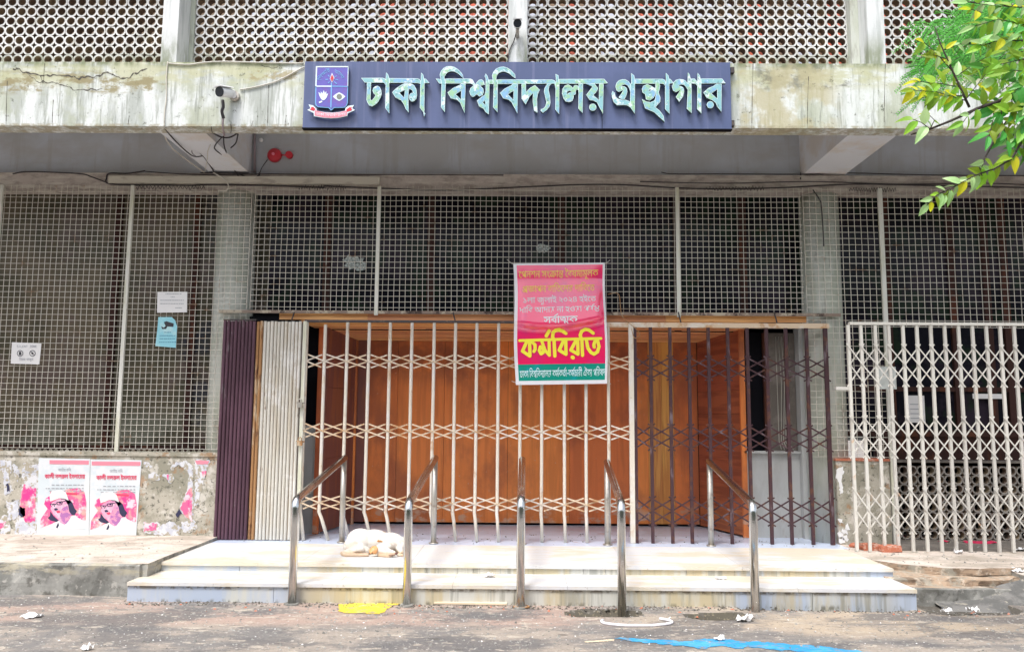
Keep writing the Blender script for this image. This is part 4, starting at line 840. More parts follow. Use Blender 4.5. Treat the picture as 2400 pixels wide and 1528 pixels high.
# Bengali lettering: outlines of the glyphs (units 1/1000 em) and the typeset lines
GLYPHS={61: '356,622 356,551 336,551 304,540 269,520 234,494 201,460 172,419 148,372 133,320 128,262 133,197 150,148 174,111 203,87 235,74 267,69 290,70 309,74 327,81 348,92 383,31 356,14 326,3 295,-3 264,-5 205,3 152,28 109,68 76,120 56,185 49,260 57,338 80,408 116,470 164,521 219,561 280,588 216,555 197,553 177,552 155,551 130,551 -10,551 -10,622',
40: '726,622 726,551 621,551 621,0 544,0 544,396 566,332 527,388 491,434 458,473 426,504 396,527 365,544 333,553 298,556 260,552 226,541 194,524 166,501 140,475 116,447 108,445 124,454 140,460 156,464 174,465 224,457 259,434 279,398 286,356 286,345 285,335 284,326 282,320 265,326 277,339 288,351 299,363 312,375 324,387 337,400 461,516 510,463 226,195 167,250 249,328 213,285 183,262 197,280 208,298 216,319 219,343 215,366 204,383 186,394 160,398 144,397 129,394 114,388 98,380 22,452 62,502 104,544 147,580 192,606 240,623 291,629 344,624 392,608 436,582 479,546 522,499 567,441 549,446 546,471 545,498 544,527 544,558 544,688 597,688 620,622',
39: '614,622 614,551 509,551 509,0 432,0 432,243 448,187 414,231 376,270 336,303 296,329 256,346 216,351 182,346 154,332 134,307 128,274 133,246 149,222 176,202 214,184 176,113 122,142 80,180 55,226 46,277 52,322 70,358 96,387 130,407 166,419 204,423 254,418 299,405 341,384 380,356 416,322 451,284 437,280 434,303 433,326 432,348 432,371 432,551 -10,551 -10,622',
48: '687,622 687,551 582,551 582,0 505,0 505,512 510,532 508,549 506,567 505,586 505,607 505,688 558,688 582,622|361,629 398,625 433,614 464,596 492,572 516,543 534,509 530,404 496,468 457,516 412,546 363,556 328,551 300,534 282,508 276,471 284,435 308,406 351,386 413,377 406,300 346,309 298,327 261,354 235,388 220,428 215,474 220,522 236,562 260,592 290,612 325,625|77,629 118,625 156,612 191,590 218,558 236,515 242,461 237,421 222,383 197,350 160,323 113,306 54,300 48,377 94,381 128,392 153,407 169,426 178,447 181,468 174,505 155,532 122,550 76,556 58,555 40,554 21,550 -1,545 -9,620 15,624 36,627 56,628',
3: '',
50: '692,622 692,551 587,551 587,0 510,0 510,353 533,290 504,326 480,353 457,370 436,375 422,373 410,367 397,355 383,336 366,308 343,268 317,223 294,188 271,160 248,142 220,131 188,127 162,130 136,138 112,153 88,174 62,205 35,244 96,281 121,241 141,218 160,207 180,203 197,206 212,214 229,228 246,250 266,281 289,321 312,354 338,400 362,428 387,444 415,449 446,444 474,430 503,407 536,374 516,373 513,395 511,416 510,437 510,458 510,551 -10,551 -10,622|271,271 261,332 250,379 236,414 214,441 184,461 146,476 98,486 38,495 53,571 107,551 159,541 202,528 236,512 264,492 284,466 299,436 309,400 315,356',
6: '123,314 184,272 242,224 296,169 346,111 388,51 424,-8 359,-41 318,19 278,72 235,121 188,166 135,208 73,250|78,486 83,524 96,558 118,585 147,605 181,618 219,622 257,618 291,605 320,585 342,558 355,524 360,486 355,448 342,414 320,386 291,366 257,353 219,349 181,353 147,366 118,386 96,414 83,447|147,486 152,456 168,433 191,419 219,414 248,419 271,434 286,456 291,486 286,516 271,538 248,552 219,557 191,552 168,538 152,515',
203: '940,622 940,551 -10,551 -10,622|471,528 506,526 534,521 557,512 577,500 596,482 609,460 617,430 620,389 620,379 620,366 620,352 619,338 617,324 620,306 620,0 543,0 530,39 511,66 484,82 450,87 417,86 387,83 357,79 326,74 292,71 252,70 220,72 185,77 150,87 118,104 89,128 66,161 51,205 46,262 47,285 49,309 52,332 56,353 133,341 129,325 126,308 125,289 124,265 129,218 144,185 166,164 194,152 223,146 251,144 286,145 317,148 346,153 374,157 402,160 432,161 467,158 496,148 522,132 543,106 543,382 542,405 538,422 533,434 524,443 515,449 504,454 489,456 471,457 442,454 416,446 391,433 370,417 352,399 338,380 329,359 326,340 328,326 335,313 350,304 377,301 390,301 402,302 412,303 422,305 429,234 417,231 402,228 384,227 362,226 320,232 282,251 256,284 247,333 251,366 264,400 286,434 314,464 347,490 385,510 426,524|759,425 814,416 857,390 885,351 894,301 891,270 882,239 864,209 835,181 794,156 738,135 714,207 758,222 791,241 812,264 819,293 814,323 799,342 778,352 753,356 717,348 682,326 650,290 620,242 577,279 617,344 660,390 707,416',
54: '276,622 276,551 171,551 171,0 94,0 94,469 79,500 58,527 32,545 -2,551 -10,551 -10,622 5,622 30,618 55,606 78,587 97,559 96,567 95,582 94,599 94,613 94,688 148,688 170,622',
357: '507,304 474,306 446,311 420,320 396,334 370,353 341,377 319,396 302,408 288,415 273,417 258,414 244,406 233,393 230,375 233,358 242,342 255,325 272,308 217,253 190,281 168,310 153,343 148,380 152,414 165,441 184,462 208,477 235,486 261,489 299,485 331,474 361,455 392,429 424,402 450,384 475,374 504,371 533,375 555,388 569,410 574,442 569,479 554,514 531,547 504,575 583,591 599,575 614,554 629,530 640,504 648,474 651,442 647,401 635,366 615,340 588,320 552,308|731,622 731,551 -10,551 -10,622|421,-55 337,-47 260,-22 191,20 128,84 72,172 24,284 99,307 136,218 178,146 226,91 281,52 344,28 417,20 494,28 544,54 572,93 581,143 578,174 568,201 553,223 532,240 504,250 472,254 450,252 433,246 420,237 410,224 405,210 403,194 404,185 406,174 408,161 412,149 337,135 332,153 328,172 325,190 324,206 329,240 344,268 367,290 397,306 431,316 468,319 525,313 572,294 609,266 636,230 652,187 657,140 650,85 630,37 597,-2 550,-31 492,-49',
62: '283,622 278,656 264,680 240,694 203,699 183,699 125,701 82,708 50,720 22,736 -2,759 -18,788 -29,821 -32,859 -32,872 -30,884 -29,898 -27,912 47,907 45,897 44,888 43,879 43,869 44,848 48,830 53,814 62,802 79,788 102,778 134,773 178,771 182,771 230,769 266,763 295,752 319,734 334,715 345,690 352,660 355,622|356,622 356,551 336,551 304,540 269,520 234,494 201,460 172,419 148,372 133,320 128,262 133,197 150,148 174,111 203,87 235,74 267,69 290,70 309,74 327,81 348,92 383,31 356,14 326,3 295,-3 264,-5 205,3 152,28 109,68 76,120 56,185 49,260 57,338 80,408 116,470 164,521 219,561 280,588 216,555 197,553 177,552 155,551 130,551 -10,551 -10,622',
42: '606,622 606,551 501,551 501,0 424,0 388,58 342,110 285,157 221,196 151,225 76,243 37,339 135,394 236,444 340,488 447,524 424,482 424,551 -10,551 -10,622|424,474 445,446 367,418 285,384 204,346 130,304 186,288 245,263 304,230 358,190 404,142 438,88 429,88 427,111 426,134 424,159 424,189',
49: '643,622 643,551 538,551 538,0 461,0 411,54 360,100 304,139 242,171 170,195 84,212 48,303 100,335 157,366 217,397 280,425 339,432 341,376 290,353 237,328 186,301 142,275 211,258 272,236 327,208 376,175 421,138 463,99 463,116 462,134 461,152 461,171 461,312 465,334 464,358 462,384 461,409 461,434 461,551 -10,551 -10,622|77,569 118,555 180,535 244,508 306,475 365,438 420,397 468,355 467,264 426,305 380,344 328,380 274,414 218,443 160,468 103,488 48,502',
44: '632,622 632,551 527,551 527,0 450,0 450,135 468,82 433,133 398,180 361,221 322,253 281,274 236,281 202,276 174,262 154,238 148,205 154,175 172,150 202,129 243,111 218,34 169,55 130,80 102,108 82,140 70,173 66,208 72,252 90,288 116,316 150,336 186,349 223,353 279,348 328,331 371,305 408,272 441,233 471,189 454,186 452,209 451,232 450,256 450,281 450,551 -10,551 -10,622|299,323 299,317 298,311 298,305 297,299 221,322 215,374 201,415 178,446 144,468 98,484 38,494 51,566 97,553 142,546 182,534 217,515 246,490 269,459 286,420 296,375',
202: '265,622 265,551 195,551 255,573 219,542 193,514 176,487 165,460 160,430 158,395 160,361 166,325 174,287 182,248 189,208 191,166 189,131 183,96 172,64 154,34 128,8 92,-16 47,-36 -10,-52 -31,17 25,34 64,54 89,79 104,106 111,136 113,168 111,208 105,246 97,284 88,321 82,358 80,393 82,429 87,460 96,488 111,514 131,542 157,572 172,551 -10,551 -10,622',
58: '-177,-241 -207,-238 -238,-230 -265,-217 -288,-197 -303,-170 -308,-137 -298,-93 -268,-62 -224,-43 -172,-36 -172,8 -95,8 -95,-56 -128,-102 -136,-101 -144,-100 -154,-100 -165,-100 -195,-102 -217,-110 -230,-122 -235,-140 -231,-157 -219,-169 -201,-176 -179,-179 -139,-174 -103,-159 -70,-135 -38,-102 10,-125 62,-154 115,-186 163,-218 121,-271 84,-244 46,-220 10,-199 -22,-183 -43,-200 -66,-214 -91,-226 -118,-234 -146,-239',
47: '741,622 741,551 636,551 636,0 559,0 559,335 565,309 542,338 518,360 493,374 465,379 450,378 434,374 420,366 408,353 401,334 398,307 398,297 398,288 399,279 400,271 335,266 328,304 313,336 293,361 269,379 242,390 213,394 188,391 167,384 150,371 138,356 130,337 128,316 135,279 158,248 193,222 241,201 214,127 168,145 128,168 94,197 68,232 52,273 46,320 52,362 68,398 94,426 127,448 166,462 208,466 257,461 299,446 336,421 369,384 354,383 369,412 392,434 422,447 452,451 486,448 514,437 541,420 571,397 562,382 561,403 560,424 559,445 559,467 559,551 -10,551 -10,622',
20: '817,622 817,551 492,551 492,489 492,473 492,0 415,0 380,57 334,111 278,159 216,198 147,227 76,243 37,339 134,392 231,439 331,480 437,517 415,475 415,551 -10,551 -10,622|415,467 436,438 384,422 330,401 277,378 224,353 175,328 130,304 187,288 246,262 302,228 354,186 398,140 428,90 420,88 418,111 416,134 415,159 415,189|761,288 758,256 748,226 731,199 705,177 670,163 625,158 609,158 594,159 580,160 566,163 572,235 579,234 586,234 596,233 606,233 646,238 668,252 679,272 683,296 670,345 632,386 568,418 479,438 482,513 556,499 622,474 679,440 723,396 752,346',
224: '765,622 765,551 660,551 660,0 583,0 583,396 605,332 566,388 530,434 497,473 466,504 435,527 404,544 372,553 337,556 299,552 264,541 233,524 205,501 179,475 155,447 147,445 163,454 178,460 195,464 213,465 264,457 298,434 318,398 325,356 325,345 324,335 323,326 321,320 304,326 316,339 327,351 338,363 350,375 363,387 376,400 500,516 549,463 265,195 206,250 288,328 252,285 222,262 236,280 248,298 255,319 258,343 254,366 243,383 224,394 199,398 183,397 168,394 153,388 137,380 61,452 102,502 143,544 186,580 231,606 279,623 330,629 383,624 430,608 474,582 518,546 561,499 606,441 588,446 586,471 584,498 583,527 583,558 583,688 636,688 659,622|660,-43 585,-43 574,-16 560,6 543,22 523,34 500,41 475,43 424,41 374,34 324,28 269,26 232,28 194,33 156,43 121,59 90,82 66,115 50,158 45,212 46,229 47,248 50,268 54,287 131,277 128,264 125,248 124,230 123,211 127,174 140,145 162,124 191,109 227,101 269,98 316,100 362,106 409,113 458,115 494,112 528,102 558,86 583,61 583,151 660,151',
130: '984,622 984,551 526,551 456,517 406,486 371,456 350,429 339,404 335,380 339,356 351,340 368,331 387,328 425,332 456,346 488,367 525,396 600,376 610,351 618,322 622,290 624,261 619,210 603,162 575,122 533,90 476,70 401,63 343,68 288,84 236,111 186,152 141,206 100,276 62,362 29,465 105,485 141,374 181,286 226,219 278,174 337,148 404,139 469,147 516,172 544,212 554,268 552,297 546,321 538,341 530,358 588,364 536,316 489,283 442,264 391,257 354,261 322,272 295,290 275,316 262,347 258,384 266,428 289,474 331,516 394,553 373,552 348,552 323,551 298,551 -10,551 -10,622|545,332 514,363 488,399 466,438 450,478 438,517 432,551 505,572 518,515 538,464 564,418 600,376|777,519 836,511 880,487 907,450 916,405 913,379 905,350 888,322 860,296 818,273 759,256 742,324 787,335 818,352 834,373 840,397 835,421 821,438 800,447 776,450 731,441 688,414 648,370 609,309 574,391 621,446 669,486 720,511|780,79 737,82 700,93 669,110 642,133 619,161 599,194 576,314 613,339 629,281 650,234 675,196 706,170 740,153 777,148 802,152 825,162 841,181 846,206 842,230 830,252 808,270 775,285 831,325 852,315 873,301 892,283 908,261 918,234 922,203 918,171 906,142 886,117 858,96 823,83',
55: '276,622 276,551 171,551 171,0 94,0 94,551 -10,551 -10,622 82,622 66,642 50,662 34,683 20,704 55,760 93,812 136,855 185,888 244,910 313,917 365,914 414,904 463,888 510,866 557,840 605,808 654,771 705,731 663,677 597,728 538,770 484,802 432,826 380,839 325,844 274,839 230,825 192,802 160,772 131,735 106,693 116,677 128,660 143,642 160,622',
35: '407,50 328,60 254,90 187,144 126,222 74,328 29,466 105,486 142,373 182,282 226,212 278,164 337,136 405,126 448,129 484,138 513,151 536,170 552,193 564,218 571,247 573,278 569,318 557,354 538,385 512,409 480,424 444,429 410,425 386,412 373,392 369,367 370,357 371,346 374,334 378,321 301,306 296,325 292,343 289,361 288,380 293,416 308,446 331,469 362,486 398,496 440,500 498,493 549,472 591,437 623,392 643,337 650,274 643,214 624,160 590,115 543,80 482,58|717,622 717,551 -10,551 -10,622',
46: '606,622 606,551 501,551 501,0 424,0 388,58 342,110 285,157 221,196 151,225 76,243 37,339 135,394 236,444 340,488 447,524 424,482 424,551 -10,551 -10,622|424,474 445,446 367,418 285,384 204,346 130,304 186,288 245,263 304,230 358,190 404,142 438,88 429,88 427,111 426,134 424,159 424,189|185,-6 162,-2 142,10 129,28 125,52 129,76 142,95 162,108 185,112 208,108 228,95 241,76 245,52 241,28 228,10 208,-2',
37: '613,622 613,551 159,551 159,253 145,273 188,316 236,357 289,394 347,428 409,459 475,486 540,422 523,388 510,354 500,320 492,285 488,247 487,205 489,157 495,111 506,63 522,10 447,-7 431,50 419,106 412,163 409,222 410,262 415,299 422,333 432,364 442,389 453,410 465,405 409,380 354,349 300,314 248,273 195,227 141,175 82,215 82,551 -10,551 -10,622',
76: '287,0 213,9 162,36 133,76 123,122 129,160 148,194 182,223 234,244 263,167 236,159 218,149 208,136 205,120 210,102 226,88 251,78 286,75 341,82 382,105 408,139 416,181 413,209 404,234 388,259 364,284 331,312 287,344 232,384 190,418 159,447 140,474 129,500 125,529 128,553 138,580 155,606 177,631 243,596 230,581 220,566 213,551 211,536 212,523 215,511 221,498 232,485 248,470 270,452 300,430 338,403 390,366 430,331 459,298 478,264 489,226 493,182 486,130 466,85 435,49 394,22 344,6',
27: '401,63 343,68 288,84 236,111 186,152 141,206 100,276 62,362 29,465 105,485 141,374 181,286 226,219 278,174 337,148 404,139 469,147 516,171 544,211 554,268 552,297 546,321 538,341 530,358 590,358 561,330 532,306 500,286 466,270 430,260 391,257 354,261 322,272 295,290 275,316 262,347 258,384 266,428 289,474 331,516 394,553 373,552 348,552 323,551 298,551 -10,551 -10,622 927,622 927,551 614,551 591,551 571,552 552,553 535,554 461,518 408,485 372,455 350,428 339,404 335,380 339,356 351,340 368,331 387,328 423,332 455,346 487,367 523,396 609,365 617,343 624,316 628,285 630,254 624,206 608,160 578,121 534,90 476,70|801,205 803,157 809,111 820,63 836,10 761,-7 745,50 733,106 726,163 723,222 725,272 732,317 743,356 755,388 685,393 626,408 576,430 536,460 503,498 475,543 551,559 569,532 592,508 620,487 655,472 698,462 751,459 765,459 778,460 792,461 806,462 845,392 824,348 811,304 804,258',
57: '-286,-266 -314,-263 -345,-254 -375,-240 -400,-218 -416,-189 -422,-151 -412,-105 -383,-70 -336,-47 -274,-39 -213,-45 -154,-62 -96,-88 -38,-124 24,-167 89,-217 44,-271 -20,-220 -78,-178 -132,-146 -182,-122 -231,-108 -279,-103 -310,-106 -333,-117 -346,-133 -351,-153 -346,-177 -332,-192 -310,-201 -286,-204 -253,-200 -226,-188 -207,-171 -192,-150 -182,-127 -176,-102 -173,-79 -172,-59 -172,8 -95,8 -95,-45 -97,-75 -102,-110 -111,-148 -128,-184 -152,-216 -185,-242 -229,-260',
10: '358,622 353,657 338,681 314,694 278,699 206,699 148,701 104,708 72,720 44,736 20,759 4,788 -7,821 -10,859 -10,872 -8,885 -7,898 -5,912 69,907 67,896 66,886 65,877 65,869 66,848 70,830 75,814 84,802 101,788 124,778 157,773 200,771 257,771 304,769 341,763 370,752 394,734 409,715 420,690 427,660 430,622|242,500 313,493 370,474 412,444 441,406 458,366 464,325 450,252 406,195 335,158 236,141 246,152 292,136 341,115 391,89 442,60 492,26 540,-10 494,-63 435,-20 380,16 329,48 279,75 228,98 173,119 113,137 46,154 61,223 95,214 128,208 164,205 207,204 270,208 316,221 349,240 370,265 381,292 385,320 375,367 346,402 302,423 247,430 214,428 189,423 170,414 158,402 150,388 148,370 148,362 150,354 152,345 154,338 81,323 76,338 73,354 71,370 70,384 76,418 92,447 118,470 152,486 194,497|175,465 165,495 145,522 114,542 73,556 97,601 143,589 191,566 224,539 245,507 254,468|540,622 540,551 -10,551 -10,622',
77: '127,539 130,561 138,583 151,606 170,631 233,596 223,583 216,572 212,560 211,549 213,536 219,526 231,518 250,510 277,503 316,495 404,471 460,436 490,391 500,335 486,274 444,222 378,185 289,168 279,168 269,170 259,172 249,175 289,184 333,167 378,146 423,120 467,92 510,62 553,28 507,-26 450,19 398,56 347,87 298,112 246,134 192,152 132,169 65,185 80,256 115,247 151,240 192,235 241,233 327,240 382,260 411,292 421,332 418,355 410,374 394,391 370,404 336,416 290,427 238,440 196,454 165,470 144,490 131,513',
75: '290,91 230,97 178,115 133,145 100,188 79,244 72,313 78,370 96,424 127,472 170,510 228,536 300,544 373,536 429,513 470,477 498,432 515,378 520,320 514,263 496,208 464,161 420,124 363,99|301,473 261,468 226,454 196,431 172,398 158,358 153,311 156,272 166,236 184,206 210,182 246,167 291,162 333,167 370,182 399,207 421,240 434,279 439,324 435,367 424,404 404,433 378,455 343,468',
79: '296,0 195,12 122,47 77,101 62,170 72,222 102,266 154,304 229,337 229,312 181,335 142,358 112,380 90,406 78,436 74,471 80,510 100,546 131,577 173,601 226,617 290,622 366,617 425,600 468,576 497,546 514,511 519,476 514,437 499,406 476,379 445,357 409,338 368,321 365,341 434,311 486,276 519,231 530,171 515,96 470,43 396,11|296,71 365,78 413,99 441,132 450,173 444,203 428,228 402,250 370,268 333,282 296,292 229,270 182,243 153,210 143,169 153,131 182,100 229,78|297,363 331,374 364,387 393,404 417,424 433,446 438,471 429,504 401,529 355,546 291,551 257,549 224,542 196,531 174,516 159,496 154,471 162,437 188,408 232,384',
51: '242,500 313,493 370,474 412,444 441,406 458,366 464,325 450,252 406,195 335,158 236,141 246,152 292,136 341,115 391,89 442,60 492,26 540,-10 494,-63 435,-20 380,16 329,48 279,75 228,98 173,119 113,137 46,154 61,223 95,214 128,208 164,205 207,204 270,208 316,221 349,240 370,265 381,292 385,320 375,367 346,402 302,423 247,430 214,428 189,423 170,414 158,402 150,388 148,370 148,362 150,354 152,345 154,338 81,323 76,338 73,354 71,370 70,384 76,418 92,447 118,470 152,486 194,497|175,465 165,495 145,522 114,542 73,556 97,601 143,589 191,566 224,539 245,507 254,468|540,622 540,551 -10,551 -10,622',
9: '898,622 898,551 798,551 798,0 721,0 688,55 649,104 604,145 557,180 582,246 621,220 661,186 697,148 724,109 723,124 722,137 722,150 722,164 721,178 721,194 721,551 -10,551 -10,622|376,91 310,99 246,123 186,166 130,232 77,322 29,442 102,466 139,371 178,296 219,238 266,198 318,175 378,167 428,171 466,184 495,205 515,232 526,264 530,300 522,352 498,394 463,421 420,430 391,426 370,416 357,397 353,372 354,364 355,353 358,342 361,331 285,316 279,336 274,354 272,372 271,388 276,422 292,450 315,472 344,488 378,497 413,500 468,493 515,474 553,442 582,401 600,351 606,294 600,242 581,194 550,152 505,119 447,98|344,465 334,495 314,522 284,542 243,556 267,601 312,589 361,566 394,539 414,507 423,468|1168,622 1168,551 1063,551 1063,0 986,0 986,479 968,512 948,534 924,547 897,551 887,551 887,622 897,622 924,618 950,606 972,587 990,559 989,567 988,582 986,599 986,613 986,688 1039,688 1062,622',
70: '636,622 636,551 531,551 531,0 454,0 410,53 361,98 306,138 243,170 170,195 84,212 48,303 80,324 113,343 147,362 182,380 218,398 252,414 211,441 164,466 111,486 48,502 79,570 81,551 -10,551 -10,622|454,551 135,551 114,560 156,547 198,528 240,505 278,480 310,456 336,432 341,376 304,359 266,341 227,322 190,303 155,284 125,265 113,280 194,264 264,240 324,209 378,172 426,130 470,83 457,79 456,101 455,124 454,148 454,171|180,-6 157,-2 138,10 124,28 120,52 124,76 138,95 157,108 180,112 203,108 222,95 236,76 240,52 236,28 222,10 203,-2',
18: '509,629 577,619 628,590 660,544 671,483 665,438 646,397 617,362 579,331 533,305 480,282 449,354 509,378 554,406 582,439 591,482 586,515 570,538 544,553 509,558 474,555 441,546 411,532 384,516 362,496 345,476 334,457 331,439 334,424 341,412 357,402 386,395 365,321 315,336 280,360 258,392 251,431 256,465 272,500 296,533 328,564 367,590 410,611 458,624|681,225 666,150 620,92 547,54 453,42 385,48 320,67 259,100 204,147 152,210 106,291 64,390 28,507 103,529 145,399 192,295 246,216 306,161 376,129 455,118 512,125 559,144 590,179 600,228 594,264 574,294 545,318 509,338 589,373 628,346 657,311 675,270',
45: '636,622 636,551 531,551 531,0 454,0 410,53 361,98 306,138 243,170 170,195 84,212 48,303 80,324 113,343 147,362 182,380 218,398 252,414 211,441 164,466 111,486 48,502 79,570 81,551 -10,551 -10,622|454,551 135,551 114,560 156,547 198,528 240,505 278,480 310,456 336,432 341,376 304,359 266,341 227,322 190,303 155,284 125,265 113,280 194,264 264,240 324,209 378,172 426,130 470,83 457,79 456,101 455,124 454,148 454,171',
131: '-254,707 72,917 110,860 -209,644',
342: '358,185 289,192 225,215 166,254 114,312 68,391 29,492 102,513 132,434 164,370 201,320 244,286 294,265 354,258 403,262 440,272 467,289 485,311 495,336 498,364 491,402 471,432 439,453 397,460 376,458 360,453 347,445 338,434 333,420 331,406 331,398 332,390 334,380 337,372 264,358 259,374 256,390 254,406 253,419 258,452 272,479 294,500 323,515 356,524 392,527 446,521 491,504 526,476 552,442 568,403 573,361 567,314 550,271 520,235 478,208 425,191|687,622 687,551 -10,551 -10,622|911,622 911,551 806,551 806,-72 729,-72 729,2 731,38 730,62 730,86 729,111 729,136 729,551 634,551 634,622|518,147 513,176 502,198 484,214 462,228 533,263 548,253 562,240 574,223 584,203 590,178 592,149|523,164 573,159 618,144 659,120 697,89 733,51 768,8 742,-59 710,-18 678,18 643,50 608,74 571,89 531,94 511,91 496,84 486,71 483,56 486,38 497,24 514,13 538,3 503,-66 462,-45 430,-17 410,17 403,56 412,103 439,136 478,157',
33: '577,622 577,551 172,551 172,205 173,168 177,143 182,128 189,117 212,101 244,96 282,101 318,115 351,136 379,162 405,194 424,228 435,263 439,299 435,327 423,348 402,360 370,364 358,364 344,362 330,360 317,357 306,428 325,432 346,436 367,438 389,439 424,436 455,425 481,407 500,381 513,346 517,303 510,245 488,188 455,137 415,95 376,66 334,44 289,29 239,24 205,27 176,35 151,48 132,63 117,84 106,109 98,143 95,191 95,551 -10,551 -10,622',
273: '692,622 692,551 587,551 587,244 510,244 510,512 515,532 512,549 511,567 510,586 510,607 510,688 563,688 587,622|361,629 398,625 433,614 464,597 492,573 515,544 534,510 530,404 496,468 457,516 412,546 363,556 328,551 300,534 282,508 276,471 284,435 308,406 351,386 413,377 407,300 347,309 298,327 262,354 236,388 220,428 215,474 220,522 236,562 260,592 290,612 325,625|77,629 118,625 156,612 191,590 218,558 236,515 242,461 237,421 222,383 197,350 160,323 113,306 54,300 48,377 94,381 128,392 153,407 169,426 178,447 181,468 174,505 155,532 122,550 76,556 58,555 40,554 21,550 -1,545 -9,620 15,624 36,627 56,628|587,292 587,-43 510,-43 472,-8 434,20 393,42 351,58 307,70 260,80 224,160 264,183 310,206 360,231 412,254 462,275 510,292|510,220 476,207 439,191 401,174 364,157 331,141 303,126 314,134 368,119 420,99 468,73 513,38 512,56 511,76 510,96 510,111',
598: '49,338 291,338 291,256 49,256',
25: '577,622 577,551 172,551 172,521 168,458 170,442 171,422 172,400 172,378 172,205 173,168 177,143 182,128 189,117 212,101 244,96 282,101 318,115 350,136 379,162 404,193 422,226 434,260 438,296 433,323 420,339 397,346 368,349 363,349 322,351 289,356 262,365 235,377 213,391 192,408 175,426 161,447 171,534 192,501 215,474 241,452 272,436 312,426 361,423 377,423 411,422 436,418 455,412 472,403 492,386 506,364 514,338 517,306 510,246 488,189 455,138 415,95 376,66 334,43 288,29 238,24 204,27 175,35 151,48 132,63 117,84 106,109 98,143 95,191 95,551 -10,551 -10,622',
56: '276,551 171,551 171,0 94,0 94,551 -10,551 -10,622 94,622 84,682 60,731 26,770 -16,800 -67,822 -124,837 -187,845 -252,848 -307,846 -354,842 -391,834 -419,823 -436,809 -442,792 -436,776 -418,768 -393,764 -365,763 -269,763 -222,761 -185,754 -157,742 -135,725 -119,704 -108,680 -102,651 -100,615 -167,615 -169,637 -173,654 -180,668 -189,678 -200,685 -214,689 -231,691 -254,692 -353,692 -392,693 -425,698 -453,704 -476,713 -497,728 -511,747 -518,768 -521,789 -505,841 -456,882 -374,908 -258,917 -78,899 54,846 139,754 174,622 276,622',
17: '511,628 549,626 580,620 605,609 626,594 643,576 656,554 664,527 667,490 667,0 592,0 582,27 569,49 552,66 532,78 509,85 481,87 446,86 414,83 382,79 350,74 313,71 272,70 237,72 199,78 161,88 125,106 93,132 68,168 52,217 46,278 47,303 50,328 54,354 58,377 135,366 131,350 128,330 125,307 124,280 127,240 137,209 152,185 172,168 195,156 221,149 248,145 276,144 324,146 368,152 412,159 461,161 501,158 536,148 566,132 590,106 590,463 589,495 585,516 578,530 569,542 546,553 514,557 479,553 446,541 415,523 388,500 365,474 348,446 337,419 333,393 334,383 337,372 343,362 354,353 370,347 392,345 403,345 413,346 423,347 434,348 441,278 429,274 414,272 397,270 376,270 330,278 290,300 263,338 254,392 259,432 274,474 299,513 331,550 370,582 414,606 461,623|831,575 825,525 807,482 779,447 744,417 702,392 657,370 657,449 680,461 703,476 723,494 739,516 750,542 753,573 751,596 744,616 734,634 720,649 698,664 670,676 634,685 586,693 482,707 426,719 381,736 347,760 324,790 310,828 305,875 305,885 306,896 308,907 309,917 383,913 382,905 381,896 380,886 380,878 381,859 385,842 391,828 400,814 413,803 428,794 449,788 474,783 605,765 646,758 682,750 712,741 738,730 760,717 779,702 801,677 818,646 828,612',
129: '929,622 929,551 614,551 614,0 537,0 537,84 542,110 540,126 538,148 537,175 537,202 537,419 537,431 537,551 -10,551 -10,622|876,271 873,241 864,212 847,187 822,166 789,152 745,148 731,148 716,149 702,150 689,153 695,225 701,224 710,224 720,223 728,223 764,227 786,240 796,257 799,276 797,294 792,310 784,323 772,334 742,351 703,363 654,370 594,372 560,372 504,376 454,386 413,406 382,436 362,477 355,531 355,541 356,552 358,565 360,577 435,571 434,562 432,553 431,544 431,536 440,487 466,460 508,446 562,442 593,442 680,438 745,426 794,406 831,380 852,357 866,330 874,302|347,265 389,260 428,246 464,225 497,196 527,163 553,126 554,55 543,34 511,81 480,120 449,152 418,175 385,189 351,194 335,193 322,188 312,182 305,173 300,162 299,148 300,133 303,120 307,109 311,99 234,83 228,98 222,115 218,133 217,150 220,176 227,200 239,219 254,236 274,248 296,258 320,263|185,463 234,457 279,440 317,412 346,373 365,324 371,265 370,247 369,231 367,217 365,206 287,208 290,221 292,234 294,246 294,256 292,288 284,320 271,348 252,372 225,387 190,392 163,388 144,378 134,362 131,342 132,334 134,324 136,314 140,304 62,288 56,303 52,319 49,334 48,349 50,374 58,396 70,416 86,432 106,445 129,455 156,461|123,405 125,414 126,424 126,436 126,449 121,490 106,530 80,562 42,582 135,602 165,572 186,539 198,499 202,450 202,437 200,424 199,413 197,400',
454: '813,622 813,551 501,551 501,288 498,274 500,255 500,235 501,215 501,195 501,0 424,0 388,58 342,110 285,157 221,196 151,225 76,243 37,339 135,394 236,444 340,488 447,524 424,482 424,551 -10,551 -10,622|424,474 445,446 367,418 285,384 204,346 130,304 186,288 245,263 304,230 358,190 404,142 438,88 429,88 427,111 426,134 424,159 424,189|638,164 602,168 568,179 536,199 508,228 483,267 461,317 498,385 514,337 532,298 553,269 576,249 601,237 628,233 650,237 671,248 686,267 691,298 689,318 682,337 670,354 652,368 627,380 595,389 610,463 650,452 688,434 720,411 745,381 762,344 767,299 758,244 732,201 691,173|185,-6 162,-2 142,10 129,28 125,52 129,76 142,95 162,108 185,112 208,108 228,95 241,76 245,52 241,28 228,10 208,-2',
